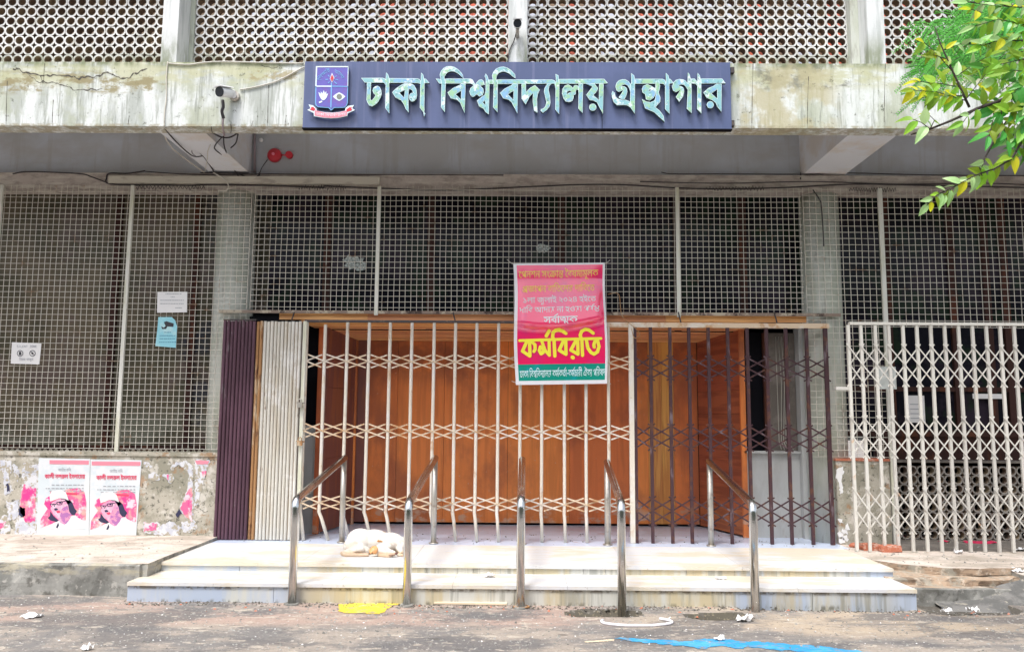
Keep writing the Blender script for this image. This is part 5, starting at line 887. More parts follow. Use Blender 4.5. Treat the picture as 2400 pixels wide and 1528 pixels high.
36: '655,622 655,551 550,551 550,0 473,0 432,53 383,104 327,149 264,188 194,218 115,238 92,331 144,296 223,276 292,248 351,215 401,178 442,138 475,97 474,120 474,143 473,167 473,193 473,688 526,688 549,622|211,625 269,620 316,604 353,578 379,546 395,507 400,464 384,393 336,337 259,297 158,275 110,285 92,331 168,340 226,356 269,376 298,402 314,433 319,466 312,504 291,532 256,549 209,555 166,550 138,536 121,515 116,494 118,480 124,468 134,456 150,446 106,384 88,398 72,412 58,429 47,449 40,472 38,497 43,530 58,561 83,587 117,608 160,621'}
LINES={'pension': (11116, [(61, 0), (40, 346), (39, 1062), (48, 1666), (39, 2343), (3, 2947), (50, 3207), (6, 3889), (203, 4327), (54, 5257), (357, 5523), (3, 6244), (62, 6504), (42, 6850), (49, 7446), (44, 8079), (202, 8701), (44, 8956), (58, 9578), (47, 9578), (20, 10309)]),
'notice': (10127, [(224, 0), (130, 755), (54, 1729), (40, 1995), (39, 2711), (3, 3315), (42, 3575), (54, 4171), (55, 4437), (35, 4703), (61, 5410), (47, 5756), (46, 6487), (3, 7083), (37, 7343), (54, 7946), (55, 8212), (42, 8478), (61, 9074), (35, 9420)]),
'date': (9294, [(76, 0), (47, 592), (54, 1323), (3, 1589), (27, 1849), (57, 2766), (47, 2766), (54, 3497), (10, 3763), (3, 4293), (77, 4553), (75, 5145), (77, 5737), (79, 6329), (3, 6921), (51, 7181), (10, 7711), (61, 8241), (35, 8587)]),
'until': (10517, [(37, 0), (54, 603), (55, 869), (42, 1135), (3, 1731), (9, 1991), (37, 3149), (54, 3752), (70, 4018), (3, 4644), (39, 4904), (54, 5508), (3, 5774), (51, 6034), (18, 6564), (70, 7302), (54, 7928), (3, 8194), (40, 8454), (45, 9170), (131, 9796), (357, 9796)]),
'total': (3252, [(50, 0), (42, 682), (131, 1278), (54, 1278), (342, 1544), (20, 2445)]),
'council': (19255, [(33, 0), (54, 567), (20, 833), (54, 1640), (3, 1906), (55, 2166), (42, 2432), (273, 3028), (55, 3710), (42, 3976), (37, 4572), (202, 5175), (54, 5430), (47, 5696), (70, 6427), (3, 7053), (20, 7313), (44, 8120), (131, 8742), (20, 8742), (35, 9549), (131, 10256), (54, 10256), (598, 10522), (20, 10862), (44, 11669), (131, 12291), (25, 12291), (54, 12858), (46, 13124), (56, 13720), (3, 13986), (17, 14246), (20, 15119), (202, 15926), (3, 16181), (40, 16441), (55, 17157), (46, 17423), (49, 18019), (37, 18652)]),
'motto1': (2658, [(55, 0), (48, 266), (129, 943), (54, 1862), (10, 2128)]),
'motto2': (2501, [(9, 0), (61, 1158), (47, 1504), (54, 2235)]),
'univ': (7053, [(33, 0), (54, 567), (20, 833), (54, 1640), (3, 1906), (55, 2166), (42, 2432), (273, 3028), (55, 3710), (42, 3976), (37, 4572), (202, 5175), (54, 5430), (47, 5696), (70, 6427)]),
'poet': (9604, [(20, 0), (54, 807), (27, 1073), (56, 1990), (3, 2256), (39, 2516), (27, 3120), (454, 4037), (47, 4840), (3, 5571), (10, 5831), (50, 6361), (47, 7043), (54, 7774), (61, 8040), (44, 8386), (46, 9008)]),
'national': (4711, [(27, 0), (54, 917), (35, 1183), (56, 1890), (70, 2156), (3, 2782), (20, 3042), (55, 3849), (42, 4115)]),
'quiet': (4644, [(55, 0), (39, 266), (46, 870), (42, 1466), (3, 2062), (36, 2322), (54, 2967), (20, 3233), (57, 4040), (39, 4040)]),
'silent': (260, [(3, 0)])}

GC = {}
def glyph(g):
    if g not in GC:
        cs = [[tuple(map(float, p.split(','))) for p in c.split()] for c in GLYPHS[g].split('|') if c]
        outs = [c for c in cs if area(c) < 0]; holes = [c for c in cs if area(c) >= 0]; grp = []
        def inside(p, c):
            r = False
            for i in range(len(c)):
                (x1, y1), (x2, y2) = c[i], c[(i+1) % len(c)]
                if (y1 > p[1]) != (y2 > p[1]) and p[0] < (x2-x1)*(p[1]-y1)/(y2-y1)+x1: r = not r
            return r
        for o in outs: grp.append([o]+[h for h in holes if inside(h[0], o)])
        GC[g] = grp
    return GC[g]
def text(mb, key, fn, u0, u1, v0, vh, m=0, bold=0):
    """set a line in the box u0..u1; v0 = baseline, vh = head-line height (0.622 em), fn maps (u, v, lift) to 3D"""
    wtot, seq = LINES[key]; su = (u1-u0)/wtot; sv = vh/622.
    for i, (g, x) in enumerate(seq):
        for grp in glyph(g):
            if bold: grp = [inset(c, -bold, False) if k == 0 else inset(c, bold*.6, False) for k, c in enumerate(grp)]
            mb.tess(grp, lambda a, b: fn(u0+(x+a)*su, v0+b*sv*(1 if v0 < 1e5 else 1), (i % 2)*.0004), m)
def arc_text(mb, key, m, cx, cy, r, a0, a1, h, Y):
    wtot, seq = LINES[key]
    for i, (g, x) in enumerate(seq):
        for grp in glyph(g):
            def fn(a, b):
                t = a0+(a1-a0)*(x+a)/wtot; rr = r+b*h/622; return tuple(P(710+(cx+rr*math.cos(t))/9.55, 140+(cy-rr*math.sin(t))/9.55, Y-(i % 2)*.0004))
            mb.tess(grp, fn, m)
mb = MB(); arc_text(mb, 'motto1', 0, 640, 520, 235, math.radians(168), math.radians(98), 75, YSB-.0505); arc_text(mb, 'motto2', 0, 640, 520, 235, math.radians(75), math.radians(22), 70, YSB-.0505)
mb.build('motto', 'emblem_cyan', em)
mb = MB(); text(mb, 'univ', lambda u, v, l: tuple(P(710+u/9.55, 140+(1270-v+ (-30*((u-632)/360)**2))/9.55, YSB-.0605-l)), 300, 960, 0, 55); mb.build('ribbon_lettering', 'emblem_white', em)

# ---------------------------------------------------------------- red strike banner tied to the gate
BC = [(1203, 618), (1418, 616), (1424, 899), (1208, 902)]
YBN = YG-.11
def bmap(u, v, lift=0.):           # u, v in 0..1 from the top left
    px = (BC[0][0]*(1-u)+BC[1][0]*u)*(1-v)+(BC[3][0]*(1-u)+BC[2][0]*u)*v
    py = (BC[0][1]*(1-u)+BC[1][1]*u)*(1-v)+(BC[3][1]*(1-u)+BC[2][1]*u)*v
    px += 2.2*math.sin(v*7)*(1-2*u)*.8
    q = P(px, py, YBN); e = .455+.05*math.sin(u*3.1+.4); b = max(0, min(1, (v-.14)/(e-.14))); c = max(0, min(1, (v-e)/.07)); c = c*c*(3-2*c); y = YBN-.004*math.sin(v*8.5+u*1.5)-.004*math.sin(u*9+v*5)-.105*b*(1-c)*min(1, u*8+.3, (1-u)*8+.3)
    q = P(px, py, YBN); return (q.x, y-lift, q.z)
bn = thing('strike_banner', 'bright red protest banner with yellow Bengali lettering and green foot, tied to the gate', 'banner', (0, YBN, 2.2))
def cloth(u0, u1, v0, v1, lift, name, m, n=40):
    mb = MB()
    for i in range(n):
        for j in range(n):
            a, b, c, d = u0+(u1-u0)*i/n, u0+(u1-u0)*(i+1)/n, v0+(v1-v0)*j/n, v0+(v1-v0)*(j+1)/n
            mb.face([bmap(a, d, lift), bmap(b, d, lift), bmap(b, c, lift), bmap(a, c, lift)], 0, True)
    o = mb.build(name, m, bn); bm = bmesh.new(); bm.from_mesh(o.data); bmesh.ops.remove_doubles(bm, verts=bm.verts, dist=1e-5); bm.to_mesh(o.data); bm.free(); return o
def sheet():
    us = [0]+[.035+.94*k/36 for k in range(37)]+[1]; vs2 = [0]+[.015+.817*k/60 for k in range(61)]+[.834]+[.834+.134*k/8 for k in range(1, 9)]+[1]
    zones = {}
    mb = MB()
    for a, b in zip(us[:-1], us[1:]):
        for c, d in zip(vs2[:-1], vs2[1:]):
            um, vm = (a+b)/2, (c+d)/2; m = 0 if (um < .035 or um > .975 or vm < .015 or vm > .968) else (1 if vm < .833 else 2)
            mb.face([bmap(a, d), bmap(b, d), bmap(b, c), bmap(a, c)], m, True)
    o = mb.build('sheet', ['banner_white', 'banner_red', 'banner_green'], bn); bm = bmesh.new(); bm.from_mesh(o.data); bmesh.ops.remove_doubles(bm, verts=bm.verts, dist=1e-5); bm.to_mesh(o.data); bm.free()
sheet()
def bpx(x, y): return ((x-1205)/216., (y-617)/284.)
def bl(key, x0, x1, ybase, h, m, name, bold=7, slope=-1.2):
    mb = MB(); text(mb, key, lambda u, v, l: bmap((u-1205)/216., (ybase-v+slope*(u-1310)/100-617)/284., .003+l), x0, x1, 0, h, 0, bold); mb.build(name, m, bn)
bl('pension', 1217, 1405, 650, 15, 'print_gold', 'lettering'); bl('notice', 1224, 1396, 685, 15, 'print_gold', 'lettering')
bl('date', 1224, 1398, 710, 12, 'print_white', 'lettering', 8); bl('until', 1217, 1405, 733, 12, 'print_white', 'lettering', 8)
bl('total', 1274, 1352, 759, 15, 'print_white', 'lettering', 16); bl('council', 1216, 1417, 883, 15, 'print_pale', 'lettering', 8)
def thick(pts, w, closed=False):
    out = []; pts = [Vector(p) for p in pts]
    polys = []
    for a, b in zip(pts[:-1], pts[1:]):
        d = (b-a).normalized(); n = Vector((-d.y, d.x))*w/2; base = math.atan2(n.y, n.x); c = []
        for k in range(7): t = base+math.pi*k/6; c.append((a.x+w/2*math.cos(t), a.y+w/2*math.sin(t)))
        for k in range(7): t = base+math.pi+math.pi*k/6; c.append((b.x+w/2*math.cos(t), b.y+w/2*math.sin(t)))
        polys.append(c)
    return polys
WORD = [([(190,390),(1200,372),(2150,362)],68), ([(370,400),(255,650),(430,770),(430,400)],80), ([(470,410),(560,500),(560,610),(530,660)],78), ([(835,285),(900,170)],84),
 ([(720,400),(800,640),(900,760),(900,400)],74), ([(690,550),(660,640),(700,720),(750,690),(760,610),(720,560)],80), ([(1030,780),(1020,400),(985,310),(1000,200),(1060,155),(1140,145),(1230,175),(1310,230)],80),
 ([(1250,400),(1140,640),(1300,740),(1300,400)],80), ([(1550,400),(1420,640),(1590,740),(1590,400)],80), ([(1455,815),(1470,825)],90),
 ([(1700,770),(1690,400),(1650,280),(1690,180),(1780,135),(1870,150),(1970,230)],80), ([(1800,400),(1830,590),(1900,700),(1980,745),(2060,690),(2100,560),(2070,420),(2000,440),(1975,520),(1985,570)],80)]
mb = MB(); k = 0
for pts, w in WORD:
    for c in thick(pts, w): mb.tess([c], lambda x, y, k=k: bmap(*bpx(1200+x/10.435, 760+y/10.435), .005+(k % 9)*.0005)); k += 1
mb.build('headline_lettering', 'print_yellow', bn)
mb = MB()
for (u, v), (dx, dz) in (((0.01, .01), (-.09, .08)), ((.99, .01), (.08, .06)), ((1, .98), (.05, -.03)), ((0, .98), (-.05, .02))):
    a = Vector(bmap(u, v)); mb.tube([a, a+Vector((dx*.5, .03, dz*.4)), a+Vector((dx, .07, dz))], .004, 5)
mb.build('tie_string', 'cable_pale', bn)

# ---------------------------------------------------------------- posters on the low wall
YP = 9.896
def pfn(ox, oy, s, Y): return lambda x, y: tuple(P(ox+x/s, oy+y/s, Y))
def quad(parent, name, m, pts, Y, th=.0015):
    mb = MB(); pr = [(lambda v: (v.x, v.z))(P(x, y, Y)) for x, y in pts]; mb.prism([pr], lambda x, z: (x, Y, z), lambda x, z: (x, Y+th, z)); return mb.build(name, m, parent)
def figure(parent, ox, oy, part=None):
    """printed picture: a bespectacled head in a white cap on a pink wash; pixels of the 7.277x zoom"""
    Sx = 7.277
    def fp(name, m, polys, lift):
        mb = MB(); Y = YP-.004-lift
        for c in polys:
            if part: c = clip(c, part)
            if len(c) > 2: pr = [(lambda v: (v.x, v.z))(P(ox+x/Sx, oy+y/Sx, Y)) for x, y in c]; mb.tess([pr], lambda x, z: (x, Y, z))
        if mb.f: mb.build(name, m, parent)
    fp('pink_wash', 'poster_pink', [[(600,620),(740,600),(860,680),(890,850),(880,1150),(760,1170),(700,1060),(100,1290),(115,1130),(230,960),(170,880),(200,780),(330,700)]], 0)
    fp('shoulders', 'poster_cap', [[(230,1300),(330,1200),(430,1160),(620,1080),(700,1090),(860,1170),(880,1300)]], .0005)
    fp('hair', 'poster_dark', [[(480,800),(560,790),(650,850),(690,950),(730,1000),(690,1070),(620,1060),(560,960)], [(275,1000),(330,1080),(420,1160),(380,1185),(280,1160),(230,1115),(270,1080)], [(440,780),(560,770),(640,840),(560,900),(520,830)], [(410,1190),(425,1240),(400,1290),(370,1280)]], .001)
    fp('face', 'poster_head', [[(300,860),(400,800),(520,800),(580,900),(600,1010),(640,1060),(600,1150),(520,1230),(450,1200),(400,1130),(330,1060),(280,960)]], .0015)
    fp('cheek', 'poster_skin', [[(290,880),(380,870),(430,900),(470,880),(520,860),(470,960),(440,1020),(420,1110),(350,1070),(290,980)]], .002)
    fp('cap', 'poster_cap', [[(275,835),(262,740),(300,655),(470,640),(545,690),(590,820),(520,785),(420,780),(330,815)]], .0025)
    fp('shade', 'poster_shade', [[(470,960),(560,900),(600,1010),(640,1060),(600,1150),(540,1220),(470,1160),(440,1080)]], .0022)
    fp('spectacles', 'poster_dark', [stroke((385,850),(480,835),14), stroke((385,850),(400,890),12), stroke((400,890),(465,890),12), stroke((480,835),(470,890),14), stroke((270,875),(360,880),12), stroke((360,880),(340,925),12), stroke((270,880),(300,925),9), stroke((350,885),(390,870),12), stroke((480,840),(560,815),12), [(425,848),(460,843),(460,868),(430,868)], [(310,885),(335,885),(332,900),(312,900)], [(340,955),(375,945),(410,965),(395,985),(350,990)]], .003)
    fp('lips', 'poster_red', [[(370,1000),(430,985),(450,1020),(400,1035)]], .003)
def clip(c, box):
    x0, x1 = box; c = [(min(max(x, x0), x1), y) for x, y in c]; return c
def poster(px0, py0, dx, dy, label, corners):
    t = thing('poster', label, 'poster', tuple(P(corners[0][0], corners[2][1], YP)), 'posters with a pink portrait pasted on the low wall')
    quad(t, 'sheet', 'poster_paper', corners, YP-.002)
    x0, y0 = corners[0]; x1 = corners[1][0]
    o = 30 if dx == 0 else 10
    quad(t, 'top_band', 'pink', [(x0+(25 if dx == 0 else 3), y0+5), (x1-3, y0+6), (x1-3, y0+15), (x0+(25 if dx == 0 else 3), y0+14)], YP-.005)
    for key, yy, h, m, w0, w1, bd in (('national', 31, 6, 'ink_grey', 45, 75, 0), ('poet', 48, 9, 'poster_red', 14, 108, 25)):
        mb = MB(); text(mb, key, lambda u, v, l: tuple(P(u, y0+yy-v, YP-.006-l)), x0+w0+dx*.0, x0+w1, 0, h, 0, bd); mb.build('lettering', m, t)
    mb = MB(); random.seed(5)
    for yy, a, b in ((62, 30, 100), (70, 16, 108), (76, 24, 100), (186, 15, 100)):
        u = a
        while u < b:
            w = random.uniform(3, 9); q = [P(x0+uu, y0+yy+vv, YP-.006) for uu, vv in ((u, 0), (u+w, 0), (u+w, 2.2), (u, 2.2))]; mb.face(q); u += w+random.uniform(1.5, 4)
    mb.build('small_print', 'ink_grey', t)
    quad(t, 'name_bar', 'poster_red', [(x0+27, y0+79), (x0+90, y0+82), (x0+90, y0+87), (x0+27, y0+84)], YP-.0055)
    figure(t, 80+dx, 1060+dy)
poster(0, 0, 0, 0, 'pink portrait poster with a clipped top left corner, left of the two whole ones', [(91, 1073), (211, 1075), (208, 1256), (86, 1257)])
poster(0, 0, 118, 4, 'pink portrait poster nearest the bare wall, right of the two whole ones', [(212, 1076), (332, 1078), (319, 1257), (209, 1255)])
def ragged(c, a=2.2, s=1):
    o = []; n = len(c)
    for i in range(n):
        (x, y), (u, v) = c[i], c[(i+1) % n]; L_ = math.hypot(u-x, v-y); k = max(1, int(L_/4))
        for q in range(k): t = q/k; px, py = x+(u-x)*t, y+(v-y)*t; o.append((px+a*nz(px*.31, py*.31, s=s), py+a*nz(px*.31, py*.31, s=s+4)))
    return o
def scrap(label, polys, cat='poster scrap', base='old_paper', wash=None):
    mb = MB()
    def prj(c, Y): return [(lambda v: (v.x, v.z))(P(x, y, Y)) for x, y in c]
    for k, c in enumerate(polys): mb.prism([prj(ragged(c, 4.5, k), YP)], lambda x, z: (x, YP-.0005*(k % 3), z), lambda x, z: (x, YP+.002, z), 0, 0)
    for mi, c in (wash or []): mb.tess([prj(ragged(c, 3.), YP-.003)], lambda x, z: (x, YP-.003, z), mi)
    return tagged(mb.build('poster_scrap', [base, 'poster_pink', 'poster_dark', 'pink', 'ink_grey']), label, cat)
scrap('torn half of a pink portrait poster at the left of the whole ones', [[(55,1085),(62,1082),(72,1090),(92,1086),(92,1256),(33,1256),(40,1200),(50,1160),(52,1110)]],
      wash=[(1, [(56,1135),(84,1145),(82,1220),(62,1225),(46,1200),(50,1160)]), (2, [(46,1185),(58,1190),(60,1208),(50,1212),(43,1207)]), (4, [(60,1105),(80,1105),(80,1107),(60,1107)])])
scrap('ragged white poster remains at the far left edge of the wall', [[(0,1078),(25,1078),(28,1100),(20,1120),(30,1150),(10,1160),(8,1110),(0,1105)], [(0,1215),(10,1205),(22,1212),(25,1240),(12,1256),(0,1250)], [(14,1172),(26,1178),(44,1170),(40,1215),(22,1220)], [(30,1085),(38,1090),(46,1105),(40,1130),(34,1110)]],
      wash=[(1, [(0,1228),(14,1222),(6,1236),(0,1238)]), (2, [(14,1135),(20,1132),(24,1150),(16,1152)])])
scrap('curled strip of torn pink poster near the purple gate leaf', [[(398,1095),(412,1082),(435,1080),(452,1090),(452,1225),(446,1222),(432,1210),(420,1190),(438,1150),(444,1110),(420,1088),(404,1102)]],
      wash=[(1, [(440,1150),(450,1140),(449,1222),(436,1210),(422,1190)]), (2, [(420,1192),(426,1202),(416,1212),(411,1208)])])
scrap('peeling poster strip with a pink head beside the purple gate leaf', [[(457,1077),(492,1078),(488,1095),(482,1112),(474,1140),(464,1180),(456,1185),(458,1120)]], wash=[(3, [(459,1079),(490,1080),(486,1088),(459,1088)]), (1, [(472,1104),(484,1103),(480,1116),(476,1118)])])
scrap('crumpled pink and white paper at the foot of the stained wall', [[(336,1222),(370,1224),(378,1230),(396,1222),(410,1226),(425,1236),(418,1256),(370,1254),(336,1246)], [(425,1222),(452,1218),(466,1235),(440,1250),(428,1248)]], wash=[(1, [(338,1224),(368,1227),(366,1242),(338,1244)])])
scrap('small white and violet paper tatters on the bare wall patch', [[(334,1080),(346,1082),(356,1092),(348,1098),(338,1090)], [(348,1112),(362,1106),(376,1118),(372,1126),(352,1124)], [(380,1114),(392,1110),(404,1112),(408,1122),(400,1134),(392,1122)]], wash=[(1, [(391,1111),(395,1111),(396,1124),(392,1123)])])
def rscrap(label, cs, Y=9.925):
    mb = MB()
    for c in cs: pr = [(lambda v: (v.x, v.z))(P(x, y, Y)) for x, y in c]; mb.prism([pr], lambda x, z: (x, Y, z), lambda x, z: (x, Y+.002, z))
    tagged(mb.build('paper_scrap', 'white_paper'), label, 'paper scrap')
rscrap('jagged white paper remnant high on the right stub wall', [ragged([(1963,1096),(1975,1092),(1978,1110),(1972,1125),(1977,1150),(1970,1160),(1966,1130),(1960,1118)], 4)])
random.seed(9)
rscrap('flaky white paper remnants low on the right stub wall', [ragged([(1965+a, 1218+b), (1974+a, 1215+b), (1978+a, 1226+b), (1968+a, 1229+b)], 7, a) for a, b in ((0, 0), (8, 22), (-4, 30), (12, 38), (2, 44), (14, 14))])

# ---------------------------------------------------------------- notices on the mesh
YN = YM-.05
def notice(label, pts, m, cat='notice'):
    t = thing('notice', label, cat, tuple(P(pts[0][0], pts[2][1], YN))); quad(t, 'sheet', m, pts, YN, .003); return t
def dashes(parent, m, rows, Y, seed=1, h=1.6):
    mb = MB(); random.seed(seed)
    for a, b, y in rows:
        u = a
        while u < b: w = random.uniform(1.5, 4); mb.face([P(u, y+h, Y), P(u+w, y+h, Y), P(u+w, y, Y), P(u, y, Y)]); u += w+random.uniform(.5, 1.5)
    mb.build('small_print', m, parent)
n1 = notice('white typed notice on the mesh above the pale blue camera notice', [(369,684),(439,684),(438,732),(368,733)], 'white_paper'); dashes(n1, 'ink_grey', [(388,425,688), (400,408,695), (375,432,703), (375,431,711), (411,424,721)], YN-.003, 1)
n2 = notice('pale blue camera surveillance notice with a curled corner on the mesh', [(371,743),(402,743),(410,750),(415,765),(412,815),(364,811),(369,770)], 'cyan_paper')
dashes(n2, 'ink_blue', [(385,400,778), (374,408,786), (374,408,793), (373,410,801)], YN-.003, 2)
quad(n2, 'camera_icon', 'ink', [(384,755),(390,753),(407,758),(406,766),(392,765),(389,771),(380,771),(378,765),(384,768),(388,764)], YN-.003)
n3 = notice('white silence notice with two small pictograms on the left mesh', [(28,802),(97,805),(92,854),(25,852)], 'white_paper')
GL = {'S': [[(1,0),(0,0),(0,.5),(1,.5),(1,1),(0,1)]], 'I': [[(.5,0),(.5,1)]], 'L': [[(0,0),(0,1),(1,1)]], 'E': [[(1,0),(0,0),(0,1),(1,1)],[(0,.5),(.8,.5)]], 'N': [[(0,1),(0,0),(1,1),(1,0)]], 'T': [[(0,0),(1,0)],[(.5,0),(.5,1)]], 'Z': [[(0,0),(1,0),(0,1),(1,1)]], 'O': [[(0,0),(1,0),(1,1),(0,1),(0,0)]], ' ': []}
mb = MB(); u = 40
for ch in 'SILENT ZONE':
    for pl in GL[ch]:
        for a, b in zip(pl[:-1], pl[1:]):
            mb.face([P(x, y, YN-.004) for x, y in stroke((u+a[0]*2.7, 809.5+a[1]*4.6), (u+b[0]*2.7, 809.5+b[1]*4.6), .8)])
    u += 4.3
text(mb, 'quiet', lambda u, v, l: tuple(P(u, 845-v, YN-.004-l)), 45, 78, 0, 5)
mb.build('lettering', 'ink_grey', n3)
mb = MB()
for cx, slash in ((47, 0), (76, 1)):
    o_, i_ = circle(cx, 828, 7.3), circle(cx, 828, 6); 
    for k in range(20): mb.face([P(*o_[k], YN-.004), P(*o_[(k+1) % 20], YN-.004), P(*i_[(k+1) % 20], YN-.004), P(*i_[k], YN-.004)])
    if slash: mb.face([P(x, y, YN-.0045) for x, y in stroke((71, 823), (81, 833), 1.4)]); mb.face([P(x, y, YN-.0043) for x, y in circle(76, 828, 2.6, 8)])
    else: mb.face([P(x, y, YN-.0045) for x, y in ((45, 824), (49, 824), (50, 832), (44, 832))])
mb.build('pictogram', 'ink', n3)
for px0, px1, py0, py1, lb in ((2131, 2166, 927, 990, 'white sheet of paper on the inner window behind the cream gate'), (2280, 2350, 923, 934, 'narrow white strip of paper on the dark inner window, far right')):
    Yq = 10.62; mb = MB(); a, b = P(px0, py1, Yq), P(px1, py0, Yq); mb.box(a.x, b.x, Yq, Yq+.004, a.z, b.z)
    for k in range(4 if py1-py0 > 30 else 0): mb.box(a.x+.02, b.x-.04, Yq-.002, Yq-.001, a.z+.05+.06*k, a.z+.06+.06*k, 1)
    tagged(mb.build('paper_sheet', ['white_paper', 'ink_grey']), lb, 'paper')

# ---------------------------------------------------------------- alarm bell, lamps, cameras, conduit, cables
def Pw(px, py, Y=YW-.03): return P(px, py, Y)
c = Pw(643, 364); t = thing('alarm_bell', 'red fire alarm bell with a small red box beside it on the grey wall', 'alarm bell', tuple(c))
mb = MB(); r = 17.5*9.9/1900
mb.tube([c+Vector((0, .03, 0)), c+Vector((0, -.005, 0)), c+Vector((0, -.03, 0)), c+Vector((0, -.045, 0))], [r, r, r*.8, r*.25], 28); mb.build('gong', 'red', t)
MB().tube([c+Vector((0, -.045, 0)), c+Vector((0, -.058, 0))], .018, 14).build('boss', 'pink', t)
c2 = Pw(678, 364); MB().tube([c2+Vector((0, .03, 0)), c2+Vector((0, -.03, 0))], .045, 20).build('sounder', 'red', t)
MB().tube([c+Vector((r, 0, 0)), c2], .009, 6).build('link_pipe', 'red', t)
c = Pw(612, 329); tagged(MB().ellipsoid(c, (.028, .028, .028), n=8).build('bulb', 'cam_white'), 'small white bulb on the grey wall above the red bell', 'bulb')
tagged(MB().tube([Pw(597, 300), Pw(597, 405)], .015, 8).build('wall_pipe', 'pipe_brown'), 'thin brown vertical pipe left of the red alarm bell', 'pipe')
tagged(MB().box(X(255, YL-.04, 420), X(890, YL-.04, 420), YL-.05, YL-.003, Z(431, YL-.04, 600), Z(414, YL-.04, 600)).build('cable_trunking', 'conduit'), 'long pale plastic trunking along the lintel above the left mesh', 'trunking')
def camera_cctv(c, aim, label, s=1.):
    t = thing('security_camera', label, 'camera', tuple(c)); a = Vector(aim).normalized(); u = Vector((0, 0, 1)); r_ = a.cross(u).normalized(); u = r_.cross(a)
    def bx(f0, f1, w, h): return [c+a*f+r_*x+u*z for f, x, z in ((f0,-w,-h),(f0,w,-h),(f1,w,-h),(f1,-w,-h),(f0,-w,h),(f0,w,h),(f1,w,h),(f1,-w,h))]
    MB().tube([c-a*.09*s, c-a*.08*s, c+a*.07*s, c+a*.075*s], [.02*s, .042*s, .045*s, .043*s], 16).build('body', 'cam_white', t)
    MB().tube([c+a*.0755*s, c+a*.09*s], .046*s, 16).build('lens_face', 'cam_black', t)
    MB().hexa([c+a*f+r_*x+u*z for f, x, z in ((-.06*s,-.046*s,.044*s),(-.06*s,.046*s,.044*s),(.11*s,.05*s,.044*s),(.11*s,-.05*s,.044*s),(-.06*s,-.04*s,.052*s),(-.06*s,.04*s,.052*s),(.11*s,.045*s,.054*s),(.11*s,-.045*s,.054*s))]).build('visor', 'cam_white', t)
    return t
c = P(530, 218, 8.26); t = camera_cctv(c, (-.42, -.88, -.25), 'white bullet camera with black face on the fascia left of the sign board', 1.15)
b = P(548, 224, 8.33); MB().tube([c+Vector((.06, .05, -.01)), b+Vector((0, 0, 0))], .03, 10).build('arm', 'cam_white', t); MB().tube([b+Vector((0, .045, 0)), b], .055, 16).build('base', 'steel_dull', t)
c = P(1213, 58, 8.25); t = camera_cctv(c, (0, -1, -.35), 'small dome-faced camera on the middle pillar above the sign board', .95)
b = c+Vector((0, .07, -.05)); MB().tube([c+Vector((0, .03, -.03)), Vector((c.x, YF, c.z-.08))], .02, 8).build('arm', 'steel_dull', t)
def cable(name, label, pts, r=.006, m='cable', n=5, group=None, cat='cable', sub=6):
    v = [P(*p) for p in pts]; out = []
    for i in range(len(v)-1):
        p0, p1, p2, p3 = v[max(i-1, 0)], v[i], v[i+1], v[min(i+2, len(v)-1)]
        for k in range(sub):
            t = k/sub; out.append(.5*((2*p1)+(p2-p0)*t+(2*p0-5*p1+4*p2-p3)*t*t+(3*p1-p0-3*p2+p3)*t**3))
    out.append(v[-1]); o = MB().tube(out, r, n).build(name, m); return tagged(o, label, cat, group)
f = YF-.012
cable('cable', 'grey-white cable running down the fascia over the left pillar', [(393,145,f),(390,180,f),(390,230,f),(386,262,f),(385,298,f)], .0065, 'conduit')
cable('cable', 'white cable sagging along the fascia top to the sign board', [(395,149,f),(440,152,f),(480,147,f),(525,145,f),(600,147,f),(712,149,f)], .008, 'cable_pale')
cable('cable', 'white cable rising from the bullet camera to the sign board', [(562,211,f),(600,204,f),(650,190,f),(700,164,f),(713,158,f)], .008, 'cable_pale')
cable('cable', 'black cable loop from the fascia edge along the left beam', [(385,300,8.45),(410,330,8.8),(450,365,9.2),(475,366,9.3)], .0078)
cable('cable', 'straighter black cable along the left cross beam', [(385,300,8.45),(420,322,8.8),(470,360,9.3),(490,385,9.7),(502,404,9.95)], .0088)
cable('cable', 'grey cable along the left edge of the cross beam', [(381,305,8.6),(392,332,8.8),(415,358,9.1),(478,404,9.9)], .0068, 'conduit')
cable('cable', 'thick black knot of wire hanging below the bullet camera', [(522,236,8.3),(523,250,8.28),(520,262,8.28),(524,278,8.3)], .0176)
cable('cable', 'reddish wire dropping from the camera knot past the fascia edge', [(523,276,8.3),(522,300,8.35),(526,318,8.6)], .0101, 'pipe_brown')
cable('cable', 'drooping black wire loop between fascia and beam', [(498,312,8.62),(520,322,8.7),(540,322,8.7),(558,312,8.62)], .0088)
cable('cable', 'black wire curling from the loop back to the lintel', [(520,322,8.7),(505,340,8.9),(505,352,9.1),(530,370,9.5),(548,385,9.8),(553,404,9.97),(590,418,9.97),(608,410,9.97)], .0068)
cable('cable', 'black wire dropping from the reddish wire to the lintel', [(524,320,8.7),(526,345,9.0),(535,368,9.5),(542,377,9.8)], .0078)
cable('cable', 'short black wire slanting off the loop end', [(558,315,8.65),(553,335,8.9),(541,347,9.0)], .0078)
cable('cable', 'short black wire with a blob end near the brown pipe', [(541,377,9.6),(547,366,9.5),(549,359,9.5)], .0088)
cable('cable', 'pale twisted wire hanging over the left column head', [(500,405,9.93),(525,420,9.93),(535,435,9.93),(530,447,9.93),(512,447,9.93)], .0078, 'cable_pale')
l = YL-.03
cable('cable', 'thin black strand bridging two cables on the left cross beam', [(451,345,9.15),(450,358,9.2),(458,366,9.25)], .004)
cable('cable', 'thin grey strand hanging from the lintel below the left beam', [(493,340,8.95),(487,355,9.1),(486,372,9.4),(480,404,9.95)], .004, 'conduit')
cable('cable', 'short black wire stub at the fascia edge left of the camera wires', [(495,297,8.36),(496,306,8.42),(498,312,8.55)], .004)
